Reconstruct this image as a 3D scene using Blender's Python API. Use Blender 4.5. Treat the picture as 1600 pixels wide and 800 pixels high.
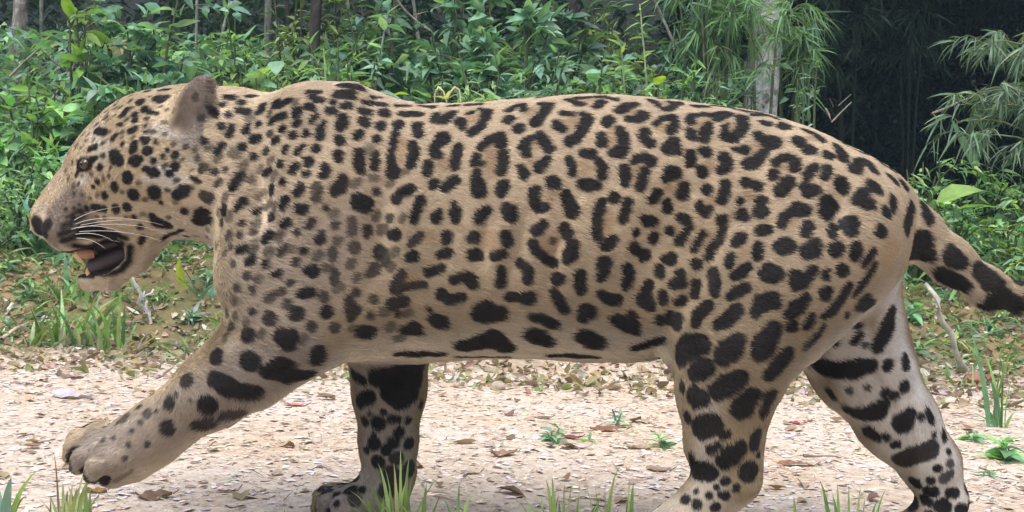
# A jaguar walks along a pale dirt track at the edge of a bamboo forest.
import bpy, bmesh, math, random, time
import numpy as np
from mathutils import Vector, Matrix, Euler
from mathutils.bvhtree import BVHTree
T0 = time.time()
random.seed(7); rng = np.random.default_rng(7)
for o in list(bpy.data.objects): bpy.data.objects.remove(o)
scene = bpy.context.scene
COL = scene.collection

# ---------------------------------------------------------------- camera
FPX, CZ, HOR = 2000.0, 0.541, 300.0      # focal length in photo pixels, lens height, horizon row
cam_d = bpy.data.cameras.new('camera'); cam = bpy.data.objects.new('camera', cam_d); COL.objects.link(cam)
cam.location = (0, -2.0, CZ); cam.rotation_euler = (math.radians(90), 0, 0)
cam_d.sensor_width = 36; cam_d.lens = 36*FPX/1600; cam_d.shift_y = -(400-HOR)/1600
cam_d.clip_start = 0.05; cam_d.clip_end = 400
cam_d.dof.use_dof = False
scene.camera = cam

# ---------------------------------------------------------------- light: pale overcast day
SUN_EL, SUN_AZ = math.radians(67), math.radians(200)     # azimuth measured from +Y clockwise
world = bpy.data.worlds.new('World'); scene.world = world; world.use_nodes = True
nt = world.node_tree; bg = nt.nodes['Background']
sky = nt.nodes.new('ShaderNodeTexSky'); sky.sky_type = 'NISHITA'; sky.sun_disc = False
sky.sun_elevation = SUN_EL; sky.sun_rotation = SUN_AZ; sky.dust_density = 4.0; sky.air_density = 1.0; sky.ozone_density = 1.0
mixw = nt.nodes.new('ShaderNodeMix'); mixw.data_type = 'RGBA'; mixw.inputs[0].default_value = 0.30
mixw.inputs[7].default_value = (7.0, 7.0, 7.0, 1)         # thin cloud cover evens out the blue
nt.links.new(sky.outputs[0], mixw.inputs[6]); nt.links.new(mixw.outputs[2], bg.inputs[0])
bg.inputs[1].default_value = 0.15
sun_d = bpy.data.lights.new('sun', 'SUN'); sun = bpy.data.objects.new('sun', sun_d); COL.objects.link(sun)
sun_d.energy = 1.5; sun_d.angle = math.radians(35); sun_d.color = (1.0, 0.975, 0.94)
sdir = Vector((math.sin(SUN_AZ)*math.cos(SUN_EL), math.cos(SUN_AZ)*math.cos(SUN_EL), math.sin(SUN_EL)))
sun.rotation_euler = (-sdir).to_track_quat('-Z', 'Y').to_euler()
sun.location = sdir*20
scene.view_settings.view_transform = 'Standard'; scene.view_settings.look = 'None'
scene.view_settings.gamma = 1.0; scene.view_settings.exposure = 1.0
scene.view_settings.use_curve_mapping = False
scene.cycles.max_bounces = 6; scene.cycles.transparent_max_bounces = 8

# ---------------------------------------------------------------- helpers
def P(px, py, D):
    return Vector(((px-800)*D/FPX, D-2.0, CZ+(HOR-py)*D/FPX))
def tag(o, label=None, cat=None, group=None, kind=None):
    if label: o['label'] = label
    if cat: o['category'] = cat
    if group: o['group'] = group
    if kind: o['kind'] = kind
    return o
def empty(name, loc=(0,0,0), rz=0.0):
    o = bpy.data.objects.new(name, None); o.location = loc; o.rotation_euler = (0,0,rz)
    o.empty_display_size = 0.05; COL.objects.link(o); return o
def mesh_np(name, V, F, smooth=True):
    """V (n,3) array, F list/array of tris or quads"""
    V = np.asarray(V, dtype=np.float32); F = np.asarray(F, dtype=np.int32)
    me = bpy.data.meshes.new(name); n = len(F); k = F.shape[1]
    me.vertices.add(len(V)); me.vertices.foreach_set('co', V.ravel())
    me.loops.add(n*k); me.loops.foreach_set('vertex_index', F.ravel())
    me.polygons.add(n); me.polygons.foreach_set('loop_start', np.arange(0, n*k, k, dtype=np.int32))
    me.polygons.foreach_set('use_smooth', np.full(n, smooth, dtype=bool))
    me.update(calc_edges=True); return me
def set_attr(me, name, vals):
    a = me.attributes.new(name, 'FLOAT_COLOR', 'POINT')
    c = np.ones((len(vals), 4), dtype=np.float32); c[:, :vals.shape[1]] = vals
    a.data.foreach_set('color', c.ravel())
def link(name, me, mat=None, parent=None, loc=None, rot=None):
    o = bpy.data.objects.new(name, me); COL.objects.link(o)
    if mat is not None:
        if len(me.materials) == 0: me.materials.append(mat)
    if parent is not None: o.parent = parent
    if loc is not None: o.location = loc
    if rot is not None: o.rotation_euler = rot
    return o
def hash3(i, j, k, s=0):
    n = (i*73856093) ^ (j*19349663) ^ (k*83492791) ^ (s*2654435)
    n = (n ^ (n >> 13)) * 1274126177 & 0x7fffffff
    return ((n ^ (n >> 16)) & 0xffff)/65535.0
def vnoise(p, scale, seed=0):
    q = np.asarray(p, dtype=np.float64)*scale + 1000.0
    i = np.floor(q).astype(np.int64); f = q-i; f = f*f*(3-2*f)
    out = 0
    for a in (0, 1):
        for b in (0, 1):
            for c in (0, 1):
                w = (f[:,0] if a else 1-f[:,0])*(f[:,1] if b else 1-f[:,1])*(f[:,2] if c else 1-f[:,2])
                out = out + w*hash3(i[:,0]+a, i[:,1]+b, i[:,2]+c, seed)
    return out
def smooth01(x): x = np.clip(x, 0, 1); return x*x*(3-2*x)

# ---------------------------------------------------------------- materials
def new_mat(name):
    m = bpy.data.materials.new(name); m.use_nodes = True
    return m, m.node_tree, m.node_tree.nodes['Principled BSDF']
def N(nt, kind, **kw):
    n = nt.nodes.new(kind)
    for k, v in kw.items(): setattr(n, k, v)
    return n
def plain(name, col, rough=0.6, spec=0.3, sss=0.0):
    m, nt, b = new_mat(name)
    b.inputs['Base Color'].default_value = (*col, 1); b.inputs['Roughness'].default_value = rough
    b.inputs['Specular IOR Level'].default_value = spec
    if sss: b.inputs['Subsurface Weight'].default_value = sss; b.inputs['Subsurface Radius'].default_value = (.01,.004,.002)
    return m
# ================================================================ THE JAGUAR
# coat markings, read off the flank: tile = x0 y0 pixels-per-unit, then strokes "x,y,r ..." (units of 1 mm after scaling)
MARKS = """
T 600 120 4
0,180,10;0,228,24;70,185,9 140,185,9;225,185,10 290,192,18;400,188,6 450,185,6;510,182,12 590,178,13;105,232,18 215,238,20
320,235,12 320,270,24 375,275,24 430,225,14;520,235,8 545,225,8;470,280,26 490,320,16;600,205,12 645,220,22 625,270,22 600,310,22 545,352,24
770,215,12 800,200,10;775,270,30;90,300,26 70,335,14 55,400,12 42,480,18 40,560,22 58,600,38;205,310,26 215,355,26
175,430,22 180,480,26 165,550,20;365,390,38 310,440,20 320,490,20 340,492,16;460,445,26 450,500,22 440,560,24
275,550,24 265,595,24;310,672,26;440,650,28 385,690,26;160,705,28 110,725,20 75,760,28;225,775,26;600,440,18 650,395,20 720,375,28 730,420,28
570,500,18 565,540,22;610,545,10;575,600,22 575,650,30 590,705,42;740,480,26 740,540,28 730,595,22;740,680,32 735,710,34
T 800 120 4
0,195,8 60,180,14 65,210,12;170,175,12 225,180,20 190,240,22 140,290,26;40,325,30;340,150,12 400,170,16 430,172,12
400,138,10 560,130,12 640,148,16;560,160,20 530,190,16;320,230,18 370,240,12;440,240,16 470,260,28 450,310,28 425,350,24 400,385,24 355,405,28
275,295,22 310,330,20;170,375,24 205,410,26 225,450,28;120,385,12 90,400,18 70,440,26 85,480,20;215,520,20 165,570,26;50,565,14 75,610,26
250,655,32 270,665,30;435,480,20 490,485,24;355,520,16 370,560,22 375,600,18;540,530,20 560,570,26 560,620,22;430,665,20 480,680,34 520,680,24
600,275,30 580,300,20;555,370,24 560,415,24;665,330,20 690,380,30 695,430,30 665,475,34 625,480,20;670,215,24 700,190,20 760,175,18
730,265,20 790,270,22 815,240,30;140,710,30 130,760,28 155,815,22 205,820,22;330,735,26 350,780,32;635,755,32;555,785,24;720,785,26
700,580,24 700,630,28 705,670,20;790,510,24 750,530,12;790,690,26
T 1000 120 4
60,150,14 110,185,12;190,165,18 235,170,20 170,205,10 140,205,8;330,187,12 410,190,12;440,172,8 520,180,8 650,195,8 740,205,8
90,300,14 130,265,12 200,260,16 210,300,20 185,345,18;310,280,22 320,245,14 400,235,12;430,245,10 550,230,14 480,265,20;425,300,16 410,340,28 395,385,24
310,340,18 320,375,24;350,385,14;630,260,26 640,300,24 615,350,26 570,385,28 530,370,26 525,320,16 545,300,8
740,370,28;590,455,9 655,460,24;800,440,20 760,480,20 720,530,38 675,545,32;700,240,12 800,245,12;770,290,14 800,295,14
25,350,26 20,385,24 60,415,26;200,420,42 180,450,40 215,455,32;410,470,30 385,460,18;310,490,24 305,535,28;380,590,34;520,510,30 540,550,32 500,585,24
20,500,20 60,530,32;30,590,24 15,640,28 0,690,18;185,600,34 220,600,28 155,635,18;270,690,32 260,730,34;105,725,24 75,765,28;165,785,24;415,705,28
530,675,28 520,730,26 505,770,28;365,795,18;650,660,24 700,670,18 735,685,28;620,780,18;755,780,34
T 1200 160 4
100,150,34 80,155,20;0,135,10;0,75,6 50,105,6;30,250,42 0,260,40;185,240,34 200,265,26;265,295,32 240,310,20;215,175,10 270,195,14 325,235,20
370,330,28;420,270,18 455,320,32 460,350,28;535,420,30 560,370,20 610,370,28 650,420,32;450,245,6 600,300,10;680,345,12 770,400,14
40,380,18 80,350,22 130,345,20 165,370,28 160,410,22;30,455,28;120,500,34 85,545,42;285,410,26 250,450,26 240,480,14;370,420,28 345,465,24
230,525,26 250,560,30 300,545,24;450,510,44 475,545,30;660,535,42;590,570,32 560,605,34 620,635,36;760,470,24 780,490,26;775,600,22 770,660,22;735,685,28
370,640,50 355,690,38 400,650,34;180,670,42 220,680,34 130,690,18 95,720,26 85,765,20;245,775,34;500,760,50;410,785,24
T 600 320 4
210,10,18 185,90,18 200,50,18;40,85,20*.7;325,80,32 345,40,14;440,50,32 445,85,24;620,50,30 590,90,24 650,30,16;760,20,26 780,70,28;430,-5,12
75,180,26 45,190,18;225,190,18 180,230,22 160,250,10*.8;390,190,28 385,225,22;380,300,30 345,315,16 410,295,16;560,200,30 530,215,14*.9;750,190,28 765,230,30
560,310,36 590,315,24;680,325,18 740,300,20;0,300,22 10,360,22*.7;185,320,28 160,330,18;320,410,26 275,420,20 360,390,16
110,430,20 80,480,28 75,520,34 150,510,16 240,495,14*.8;50,620,30 115,600,30*.9;85,680,14*.8;430,470,20 510,440,20 540,470,34 550,495,24
730,405,18 730,450,18 725,490,26;360,560,32 400,590,26 490,575,22;275,652,10;780,570,24;350,730,44 310,710,30;190,770,40 130,780,24
645,640,44 590,680,44 640,690,46 720,675,44
T 800 320 4
375,35,42;0,80,24 0,30,20;545,15,26 530,90,24 525,160,26 530,210,18;710,10,24 690,90,24;150,160,30 190,125,24;320,145,30 345,185,28
380,250,30 365,310,36 345,345,20;130,240,22 150,290,20 210,340,20 260,365,20;245,225,10*.5;600,245,30 630,210,24 575,250,24;50,365,20 105,410,28 95,465,26
285,465,32;425,440,30 425,500,28 430,540,18;570,370,42 560,430,28 550,460,18;715,400,28 730,430,26 710,500,26;770,175,18;750,260,26 790,290,22
555,555,22 600,585,30 650,590,26;800,580,18;100,580,42 40,580,18 0,570,20;260,540,22 290,600,28 320,655,20;460,670,54 440,690,38
130,700,22 190,705,26 250,740,28;650,710,30 710,750,36 765,780,24 740,690,24
T 1000 320 4
45,100,32 80,105,24 15,85,16;165,20,26;370,15,16 400,50,22 430,25,16;255,80,22 290,100,26 305,140,16 280,180,20 240,225,26;185,160,20;80,205,30
510,95,30 510,160,18 490,220,24 430,290,22 425,325,18;390,180,14 350,240,14 330,285,14;630,60,34 650,80,20;750,40,44;625,215,38 610,230,30;750,165,30 790,160,30
735,260,26 735,320,24;30,315,34 15,330,20;185,335,34 155,340,20;115,400,26 120,430,22;350,370,28;565,330,28 560,370,22;590,440,22 640,410,30 675,385,18
250,430,26 250,480,32 205,495,24;350,490,20 340,560,20;455,430,32 465,490,32 465,550,22;800,430,48;50,500,24 30,560,26 60,630,30 10,590,34;135,565,24 140,595,22
260,600,28 230,610,16;115,720,26;180,690,22 190,730,18;240,710,26 230,750,28;420,640,34 360,690,34 350,730,28;660,520,22 600,550,26 560,575,18
600,660,40 550,720,38 490,750,28;760,620,50 720,670,34
T 1200 360 4
60,100,30 100,100,50 130,105,34;235,15,28;290,90,32 240,130,42 290,130,34;400,20,26;510,5,34;690,15,24;420,120,42 440,105,30;550,110,34 540,150,32;655,130,18 600,205,20
460,250,34;350,280,22 365,255,14;30,280,44 60,270,30 0,250,40;170,290,36 170,340,34 220,320,30 280,250,22;20,435,50;355,395,36
500,350,18 450,430,24 400,500,26 350,530,16;660,215,14 600,310,16 540,400,12;230,420,26 180,480,44 130,520,26;145,600,30;270,540,18 240,590,22;340,600,12 270,680,14 230,725,8
570,460,30 620,470,34 600,430,26;555,590,16;410,695,18;570,650,12 530,695,12;485,530,10;600,715,12*.7
T 200 120 4
120,92,18;190,88,10 250,82,12;75,160,22;175,135,20 205,150,20 235,130,20;100,205,18 130,220,14 180,232,14;42,238,15;40,275,15;15,340,18 40,330,17;105,400,24 85,390,14
35,425,22 30,455,24;120,465,28;175,410,13*.8;215,495,16;293,488,20;245,460,13;45,530,36 20,530,20 80,515,14;155,525,18;110,580,18 150,595,32 175,605,20;295,560,24
255,605,18;35,740,36;165,725,42;305,740,30 350,710,38;110,345,12*.8;105,310,9*.8;115,262,11*.7
510,190,10 530,215,20 550,240,18;560,172,10 600,180,12;625,235,16;600,130,12 645,135,13;705,165,17;690,210,20 740,220,17;740,125,10 790,122,13;575,310,20
640,320,20 630,360,18;730,340,14 750,300,8;785,390,22;480,410,20 465,385,14;590,425,14 550,465,16;710,440,17;785,500,15;465,560,20 460,590,20*.8
535,595,20*.8;605,585,12*.7;565,660,20*.7;395,630,11 440,655,13;700,610,14 670,660,18 655,695,17;470,740,26 505,760,32*.8;415,460,12*.7;710,785,16;205,785,11
T 40 140 4
630,130,14 600,165,14;580,218,8 600,222,8;445,260,19 490,270,21;545,305,20 565,285,14;435,360,17 400,375,11;560,425,38 590,450,26 545,400,24;405,435,11 430,432,10
460,485,23;605,340,11;635,550,34;555,610,28;520,540,11*.7;450,575,15;420,610,13;495,665,22;565,745,25;635,735,28;425,735,22 490,745,19;385,745,14;405,680,9;485,415,15*.8
330,590,6*.6;300,650,7*.5;355,660,7*.5
T 40 280 4
715,300,13;730,370,18 720,395,16;675,235,12;345,200,9*.8;295,240,9*.8;300,180,8*.6;250,190,8*.5;335,160,7*.6;290,290,7*.7 230,310,7*.6;270,330,7*.7 210,350,7*.6;300,350,8*.8 240,375,7*.6
T 200 280 4
350,200,22;465,225,52 440,260,34 500,250,34;150,230,20 180,270,34 240,285,32;75,295,11;600,180,16 600,205,15;720,145,17 685,180,17;790,205,19;590,270,14*.7;710,275,14*.7
220,375,10 280,340,10 340,318,8;360,370,12;730,430,17 690,440,13;770,500,22 745,520,15;700,345,13*.6;780,330,15*.6;740,600,15*.5;780,690,18*.6;680,675,13*.5;660,530,12*.4;640,420,10*.4
T 400 120 4
510,55,12 580,62,18 650,72,14;320,100,8 390,97,8;505,100,9 610,100,9;345,130,14 370,142,18 405,150,14;485,125,9 610,132,9;715,125,8 770,132,8;670,160,10 790,172,11
475,160,12;120,175,22 145,185,13 200,155,18;320,185,16 350,195,18;545,185,16 580,180,17;450,215,20 480,212,17;660,215,22 700,220,19;40,185,14 35,215,15 10,225,13
255,220,22 250,240,16;95,280,20 125,258,15 170,245,17;340,275,13 370,245,13;540,260,28 525,310,26 545,290,22;670,285,30 685,300,17;15,298,15;250,290,18
420,290,11 395,330,13 395,375,19;160,330,15;305,355,17;225,370,22;780,310,25;635,360,27;125,395,17 110,405,12;85,355,12*.8;10,380,15;750,395,21;520,400,27
185,445,13 180,465,10;285,440,11 250,475,11;370,448,22;60,465,18*.8;505,490,28 510,515,23;325,530,27;640,480,22 640,540,28 645,580,20;745,490,18 735,560,17*.9
150,545,15;240,565,19 225,590,13;425,560,16 440,580,13 415,615,16;305,608,15;90,580,13 60,605,13;165,660,17;100,705,22;270,690,24 250,725,19;375,690,26 370,760,22*.6
540,640,24 520,690,36 490,710,28*.9;745,720,19*.8;640,780,46 700,790,28;180,775,22
T 400 320 4
10,35,14;165,8,18;275,25,28 300,15,17;100,75,20*.9;195,110,22 175,130,15;345,100,16 320,135,13*.8;255,170,17*.8;430,15,14*.8;620,0,20 680,15,32*.9;690,150,22 690,185,18*.8
595,100,22 595,170,22*.45;490,130,18*.5;85,190,17 50,225,13;395,215,25*.9;410,180,13*.8;180,265,15 145,300,13*.8;290,285,17*.9;470,290,22 475,330,15*.5
610,265,34*.45;765,295,38*.9;735,400,34 700,430,20*.6;55,370,18*.9;240,360,18*.7;130,430,19 105,435,12*.9;350,410,34 320,405,20;490,430,20 485,480,15*.6
205,490,18*.7;150,540,20 70,585,20*.5;300,550,26 340,545,20 265,560,13;420,575,24*.5;185,620,24*.5;600,660,38 590,700,22 580,590,20*.8;620,545,18*.7;730,590,22*.5
650,790,34 700,795,34;710,690,18*.5
T 320 480 3.333
240,20,15*.7;335,55,30*.8;470,30,33*.9;630,25,28;135,95,17*.5;225,145,30*.9;425,165,54 400,150,34;550,100,22*.7;670,105,23*.5;60,260,32*.9
235,280,48;585,240,38 580,265,34;400,310,58 330,330,38 460,350,38;520,350,32;50,375,36 100,400,44 180,440,44 260,440,38;10,510,48;180,545,34 100,560,24*.6;20,600,34*.7
T 80 520 2.857
605,215,29*.7;530,310,25*.8;520,425,34*.8;665,410,30*.8;330,380,20*.3;430,360,20*.35
T 80 520 2.857
395,330,9*.6;455,275,8*.6;360,440,9*.6;430,500,10*.6;300,400,7*.5;345,500,8*.5;280,470,7*.5;470,350,7*.6;400,400,8*.5;240,420,6*.5;230,480,6*.5;330,560,9*.5;560,270,9*.6;620,300,8*.6
T 600 460 3.333
400,265,34 480,250,42 560,230,58 620,270,38;70,305,13 180,305,21 290,305,11;370,318,4 640,318,7
T 840 460 3.333
0,220,46 40,240,32;240,220,42 300,250,42;500,270,18 650,240,22;60,310,15 180,310,18 300,318,9;-30,205,40
T 480 540 3.077
215,55,15 260,80,18;225,130,18 270,165,13;340,150,46 420,130,50 520,120,46 520,170,38 400,220,46 450,260,42 500,240,28;255,265,21 300,245,26;368,318,11;280,360,17
340,370,32;405,348,17 435,352,9;485,358,11;440,420,22;320,470,28;415,468,24;490,470,24;285,500,13;380,500,22;340,560,26;430,540,28*.8;490,590,32*.8;320,425,7;300,325,7
545,280,9;400,620,38 440,660,38 380,700,34*.8;205,695,22;145,720,14;65,690,12;105,680,11;240,640,11 160,650,9;140,760,11;265,695,12;165,680,7;230,740,26*.5
T 1020 480 2.5
110,175,26 130,140,27 190,145,34 105,205,20;185,245,34 205,235,32 160,255,24;300,165,44 330,130,26 275,190,34;435,140,48 470,80,24 425,170,38
520,185,26 480,230,30 455,260,24;115,310,14;170,350,38 195,352,26;335,275,28 290,305,40 250,325,32;380,350,36 350,390,42;455,350,26 435,400,20;135,425,16
190,470,38 225,455,44;290,490,12 275,500,10;225,555,11 255,540,10;405,500,22 395,535,20;310,575,38 340,550,24 280,600,28;215,640,34 170,630,30 155,590,14;375,640,38
280,682,12 290,680,10;250,703,7;325,705,11;220,735,9;280,735,16 265,732,9;168,720,6;128,750,14;172,770,16;245,780,14;410,570,9
T 1240 460 2.353
360,65,18 340,120,28 310,190,22;145,175,11*.7;50,245,24 110,265,34 160,275,30 240,270,34 280,260,22;345,260,17;410,255,17 405,230,11;405,340,17;370,370,13;335,360,14
205,350,9*.7;270,340,9*.7;200,420,16 240,435,30 300,430,34 330,400,16;400,470,36 425,445,22;340,522,13;375,550,13;280,505,22 300,520,17;468,450,12;490,430,10 505,460,10
550,518,14;400,610,28 440,590,34 500,570,32*.9;515,515,7;445,690,16 455,700,12;530,640,11;505,685,11;550,675,15 575,660,11*.7;490,715,9;518,717,9
485,755,15 500,765,11;550,765,14;570,725,7*.6;570,580,7;575,620,11*.7;130,350,8 150,375,6
T 1360 260 3.333
170,100,22 160,85,18;210,210,25 195,270,34 180,320,28;265,190,12 295,260,24 305,285,17;50,335,28;260,400,58 240,450,46 290,460,38;420,440,28 430,470,46 470,500,32
380,570,42 430,600,48 480,620,32;570,540,38 630,600,46 660,620,34;670,715,66 740,730,50;500,710,14 580,745,17;770,600,28;385,300,9;850,680,40 900,640,36;1000,690,44;1090,620,40
"""

# ---- body as one smooth implicit surface
GX0, GX1, GY0, GY1, GZ0, GZ1, GS = -0.80, 1.02, -0.23, 0.23, -0.085, 0.775, 0.0036
gx = np.arange(GX0, GX1, GS, dtype=np.float32); gy = np.arange(GY0, GY1, GS, dtype=np.float32); gz = np.arange(GZ0, GZ1, GS, dtype=np.float32)
FIELD = np.full((len(gx), len(gy), len(gz)), 0.12, dtype=np.float32)
def sub(lo, hi):
    s = []
    for g, a, b in zip((gx, gy, gz), lo, hi):
        s.append(slice(max(0, int((a-g[0])/GS)), min(len(g), int((b-g[0])/GS)+2)))
    X, Y, Z = np.meshgrid(gx[s[0]], gy[s[1]], gz[s[2]], indexing='ij', sparse=True)
    return tuple(s), X, Y, Z
def smin(a, b, k):
    h = np.clip(0.5+0.5*(b-a)/k, 0, 1); return b*(1-h)+a*h-k*h*(1-h)
def smax(a, b, k): return -smin(-a, -b, k)
def jp(px, py, y): 
    D = 2.0+y; v = P(px, py, D); return np.array([v.x, y, v.z])
def cone(a, b, ra, rb, k=0.03, op='u', ys=1.0):
    """round cone from a to b (px,py,y); radii in px at their depth; ys squeezes it across the body"""
    A, B = jp(*a), jp(*b); ra = ra*(2+a[2])/FPX; rb = rb*(2+b[2])/FPX
    m = max(ra, rb)+k+0.012; ym = m*max(ys, 1)
    lo = np.minimum(A, B)-[m, ym, m]; hi = np.maximum(A, B)+[m, ym, m]
    s, X, Y, Z = sub(lo, hi); d = B-A; L2 = float(d@d)+1e-12
    t = np.clip(((X-A[0])*d[0]+(Y-A[1])*d[1]+(Z-A[2])*d[2])/L2, 0, 1)
    dist = np.sqrt((X-A[0]-t*d[0])**2+((Y-A[1]-t*d[1])/ys)**2+(Z-A[2]-t*d[2])**2)-(ra+(rb-ra)*t)
    dist = dist*min(ys, 1.0)
    F = FIELD[s]; FIELD[s] = smin(F, dist, k) if op == 'u' else smax(F, -dist, k)
def ell(c, r, rot=0.0, k=0.03, op='u'):
    """ellipsoid, c=(px,py,y), r=(px,px,metres across), rot in degrees in the side plane"""
    C = jp(*c); q = (2+c[2])/FPX; R = np.array([r[0]*q, r[2], r[1]*q]); m = max(R)+k+0.012
    s, X, Y, Z = sub(C-m, C+m); a = math.radians(rot); ca, sa = math.cos(a), math.sin(a)
    u = (X-C[0])*ca-(Z-C[2])*sa; w = (X-C[0])*sa+(Z-C[2])*ca; v = Y-C[1]
    k0 = np.sqrt((u/R[0])**2+(v/R[1])**2+(w/R[2])**2); k1 = np.sqrt((u/R[0]**2)**2+(v/R[1]**2)**2+(w/R[2]**2)**2)+1e-6
    dist = k0*(k0-1)/k1
    F = FIELD[s]; FIELD[s] = smin(F, dist, k) if op == 'u' else smax(F, -dist, k)
def both(fn, a, b, *args, **kw):
    fn(a, b, *args, **kw); fn((a[0], a[1], -a[2]), (b[0], b[1], -b[2]), *args, **kw)
# trunk and neck: stations x, top row, bottom row, half width
ST = np.array([
 (262,170,300,.050),(290,154,352,.076),(330,151,374,.086),(370,151,400,.097),(410,154,450,.112),(450,149,500,.122),(500,139,535,.130),(545,133,553,.134),
 (590,145,562,.136),(640,160,564,.140),(700,163,561,.146),(760,160,557,.152),(830,155,556,.156),(920,149,561,.156),(1000,153,560,.148),(1060,159,548,.138),
 (1120,167,530,.130),(1190,178,510,.128),(1250,198,490,.124),(1310,225,470,.112),(1360,248,445,.092),(1400,277,415,.064),(1425,315,385,.028)], dtype=float)
s, X, Y, Z = sub((-0.6, -0.22, 0.0), (0.68, 0.22, 0.76))
xs = X[:, 0, 0]*FPX/2+800
def hermite(xq, xp, yp): # smooth interpolation through the stations
    m = np.gradient(yp, xp); i = np.clip(np.searchsorted(xp, xq)-1, 0, len(xp)-2); h = xp[i+1]-xp[i]; t = np.clip((xq-xp[i])/h, 0, 1)
    return (2*t**3-3*t**2+1)*yp[i]+(t**3-2*t**2+t)*h*m[i]+(-2*t**3+3*t**2)*yp[i+1]+(t**3-t**2)*h*m[i+1]
tp = CZ+(HOR-hermite(xs, ST[:,0], ST[:,1]))/1000; bt = CZ+(HOR-hermite(xs, ST[:,0], ST[:,2]))/1000; hw = hermite(xs, ST[:,0], ST[:,3])
zc = ((tp*.5+bt*.5))[:, None, None]; hz = ((tp-bt)/2)[:, None, None]; hw = hw[:, None, None]
e = 2.25
kk = (np.abs((Z-zc)/hz)**e+np.abs(Y/hw)**e)**(1/e)
cap = np.maximum(np.maximum(-(xs-262), xs-1425), 0)[:, None, None]*0.001
dist = (kk-1)*np.minimum(hz, hw)*0.9 + cap
FIELD[s] = np.minimum(FIELD[s], dist.astype(np.float32))
# ---- shoulders, raised near foreleg (near side is y<0)
cone((480,205,-.060),(440,330,-.075),55,82,.06)
cone((440,330,-.075),(436,430,-.085),82,86,.05)
cone((436,430,-.085),(452,512,-.095),86,76,.04)
cone((500,300,-.06),(530,470,-.07),70,70,.06)                       # triceps
cone((452,512,-.095),(392,566,-.095),76,64,.03)
cone((392,566,-.095),(330,610,-.090),62,53,.03)
cone((330,610,-.090),(262,660,-.085),52,42,.03)
cone((262,660,-.085),(225,688,-.083),41,41,.03)
cone((225,688,-.083),(176,706,-.082),43,39,.03, ys=1.05)             # paw
for ty, tx, tz, bx, bz in ((-.126,150,728,190,716), (-.103,128,714,166,700), (-.078,117,698,152,684), (-.055,122,686,158,676)):
    cone((bx,bz,ty*.8-.017),(tx,tz,ty),20,15,.010)
    cone((tx,tz,ty),(tx-5,tz+13,ty),15.5,13.5,.004)
for a_, b_ in (((152,706,-.124),(128,732,-.124)), ((134,688,-.100),(108,712,-.104))): cone(a_, b_, 2.5, 3.5, .006, 's')
cone((205,722,-.083),(178,735,-.083),30,26,.02)                      # pads
# ---- far foreleg, planted
cone((500,260,.060),(560,430,.085),85,75,.05)
cone((560,430,.085),(606,540,.095),72,58,.04)
cone((606,540,.095),(608,610,.095),56,51,.03)
cone((608,610,.095),(607,690,.095),51,40,.03)
cone((607,690,.095),(606,745,.095),39,38,.03)
cone((606,735,.095),(632,738,.095),24,15,.02)
cone((600,765,.095),(560,784,.095),38,32,.02)
for ty, tx, tz in ((.050,534,792), (.077,514,784), (.106,506,778), (.134,514,772)):
    cone((562,780,(ty+.095)/2),(tx,tz,ty),24,16,.006)
    cone((tx,tz,ty),(tx-6,tz+14,ty),17,14,.003)
# ---- near hind leg
cone((1245,320,-.045),(1288,376,-.058),84,106,.05)
cone((1288,376,-.058),(1215,450,-.080),106,106,.05)
cone((1215,450,-.080),(1150,540,-.090),106,92,.04)
cone((1150,540,-.090),(1134,610,-.092),90,70,.03)
cone((1134,610,-.092),(1131,690,-.094),68,57,.03)
cone((1131,690,-.094),(1140,742,-.096),56,46,.02)
cone((1140,742,-.096),(1060,828,-.098),44,38,.02)
cone((1060,828,-.098),(1010,848,-.098),42,34,.02)
for ty, tx in ((-.140,985), (-.112,968), (-.084,968), (-.058,985)):
    cone((1020,846,(ty-.098)/2),(tx,856,ty),26,20,.012)
# ---- far hind leg, stretched back
cone((1245,325,.045),(1288,384,.058),82,102,.05)
cone((1290,380,.058),(1318,500,.075),100,86,.05)
cone((1318,500,.075),(1345,565,.085),84,76,.03)
cone((1345,565,.085),(1400,655,.095),74,58,.03)
cone((1400,655,.095),(1452,722,.100),56,45,.03)
cone((1452,722,.100),(1474,780,.100),42,33,.02)
cone((1474,780,.100),(1462,815,.100),33,34,.02)
cone((1462,815,.100),(1420,828,.100),36,28,.02)
for ty, tx in ((.060,1392), (.086,1378), (.112,1378), (.138,1392)):
    cone((1430,826,(ty+.100)/2),(tx,832,ty),22,17,.010)
# ---- tail
TAIL = [(1385,330,.0,50),(1432,364,-.01,36),(1482,405,-.02,31),(1540,448,-.03,26),(1596,466,-.035,19),(1680,468,-.04,19),(1750,424,-.04,24),(1790,374,-.04,20)]
for a, b in zip(TAIL, TAIL[1:]): cone(a[:3], b[:3], a[3], b[3], .022)
# ---- modelling of the trunk: hollows and folds
for sg in (-1, 1):
    ell((1035,400,sg*.164),(42,105,.036), 12, .035, 's')                 # flank hollow
    ell((598,330,sg*.165),(26,130,.042), 4, .030, 's')                   # behind the shoulder
    ell((392,260,sg*.160),(20,90,.036), -12, .040, 's')                  # neck meets shoulder
    cone((548,160,sg*.050),(500,300,sg*.124),26,34,.018)                 # shoulder blade
    ell((1110,250,sg*.150),(30,60,.022), 0, .030, 's')                   # in front of the haunch
    for rx in (690, 750, 810, 870): ell((rx,400,sg*.1755),(9,95,.024), 14, .020, 's')
    cone((1255,548,sg*.060),(1060,548,sg*.070),14,16,.030)
ell((522,470,-.203),(16,75,.030), -20, .022, 's')
ell((1120,330,-.176),(20,80,.030), 8, .025, 's')
ell((1330,300,-.170),(26,60,.034), 20, .030, 's')
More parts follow.
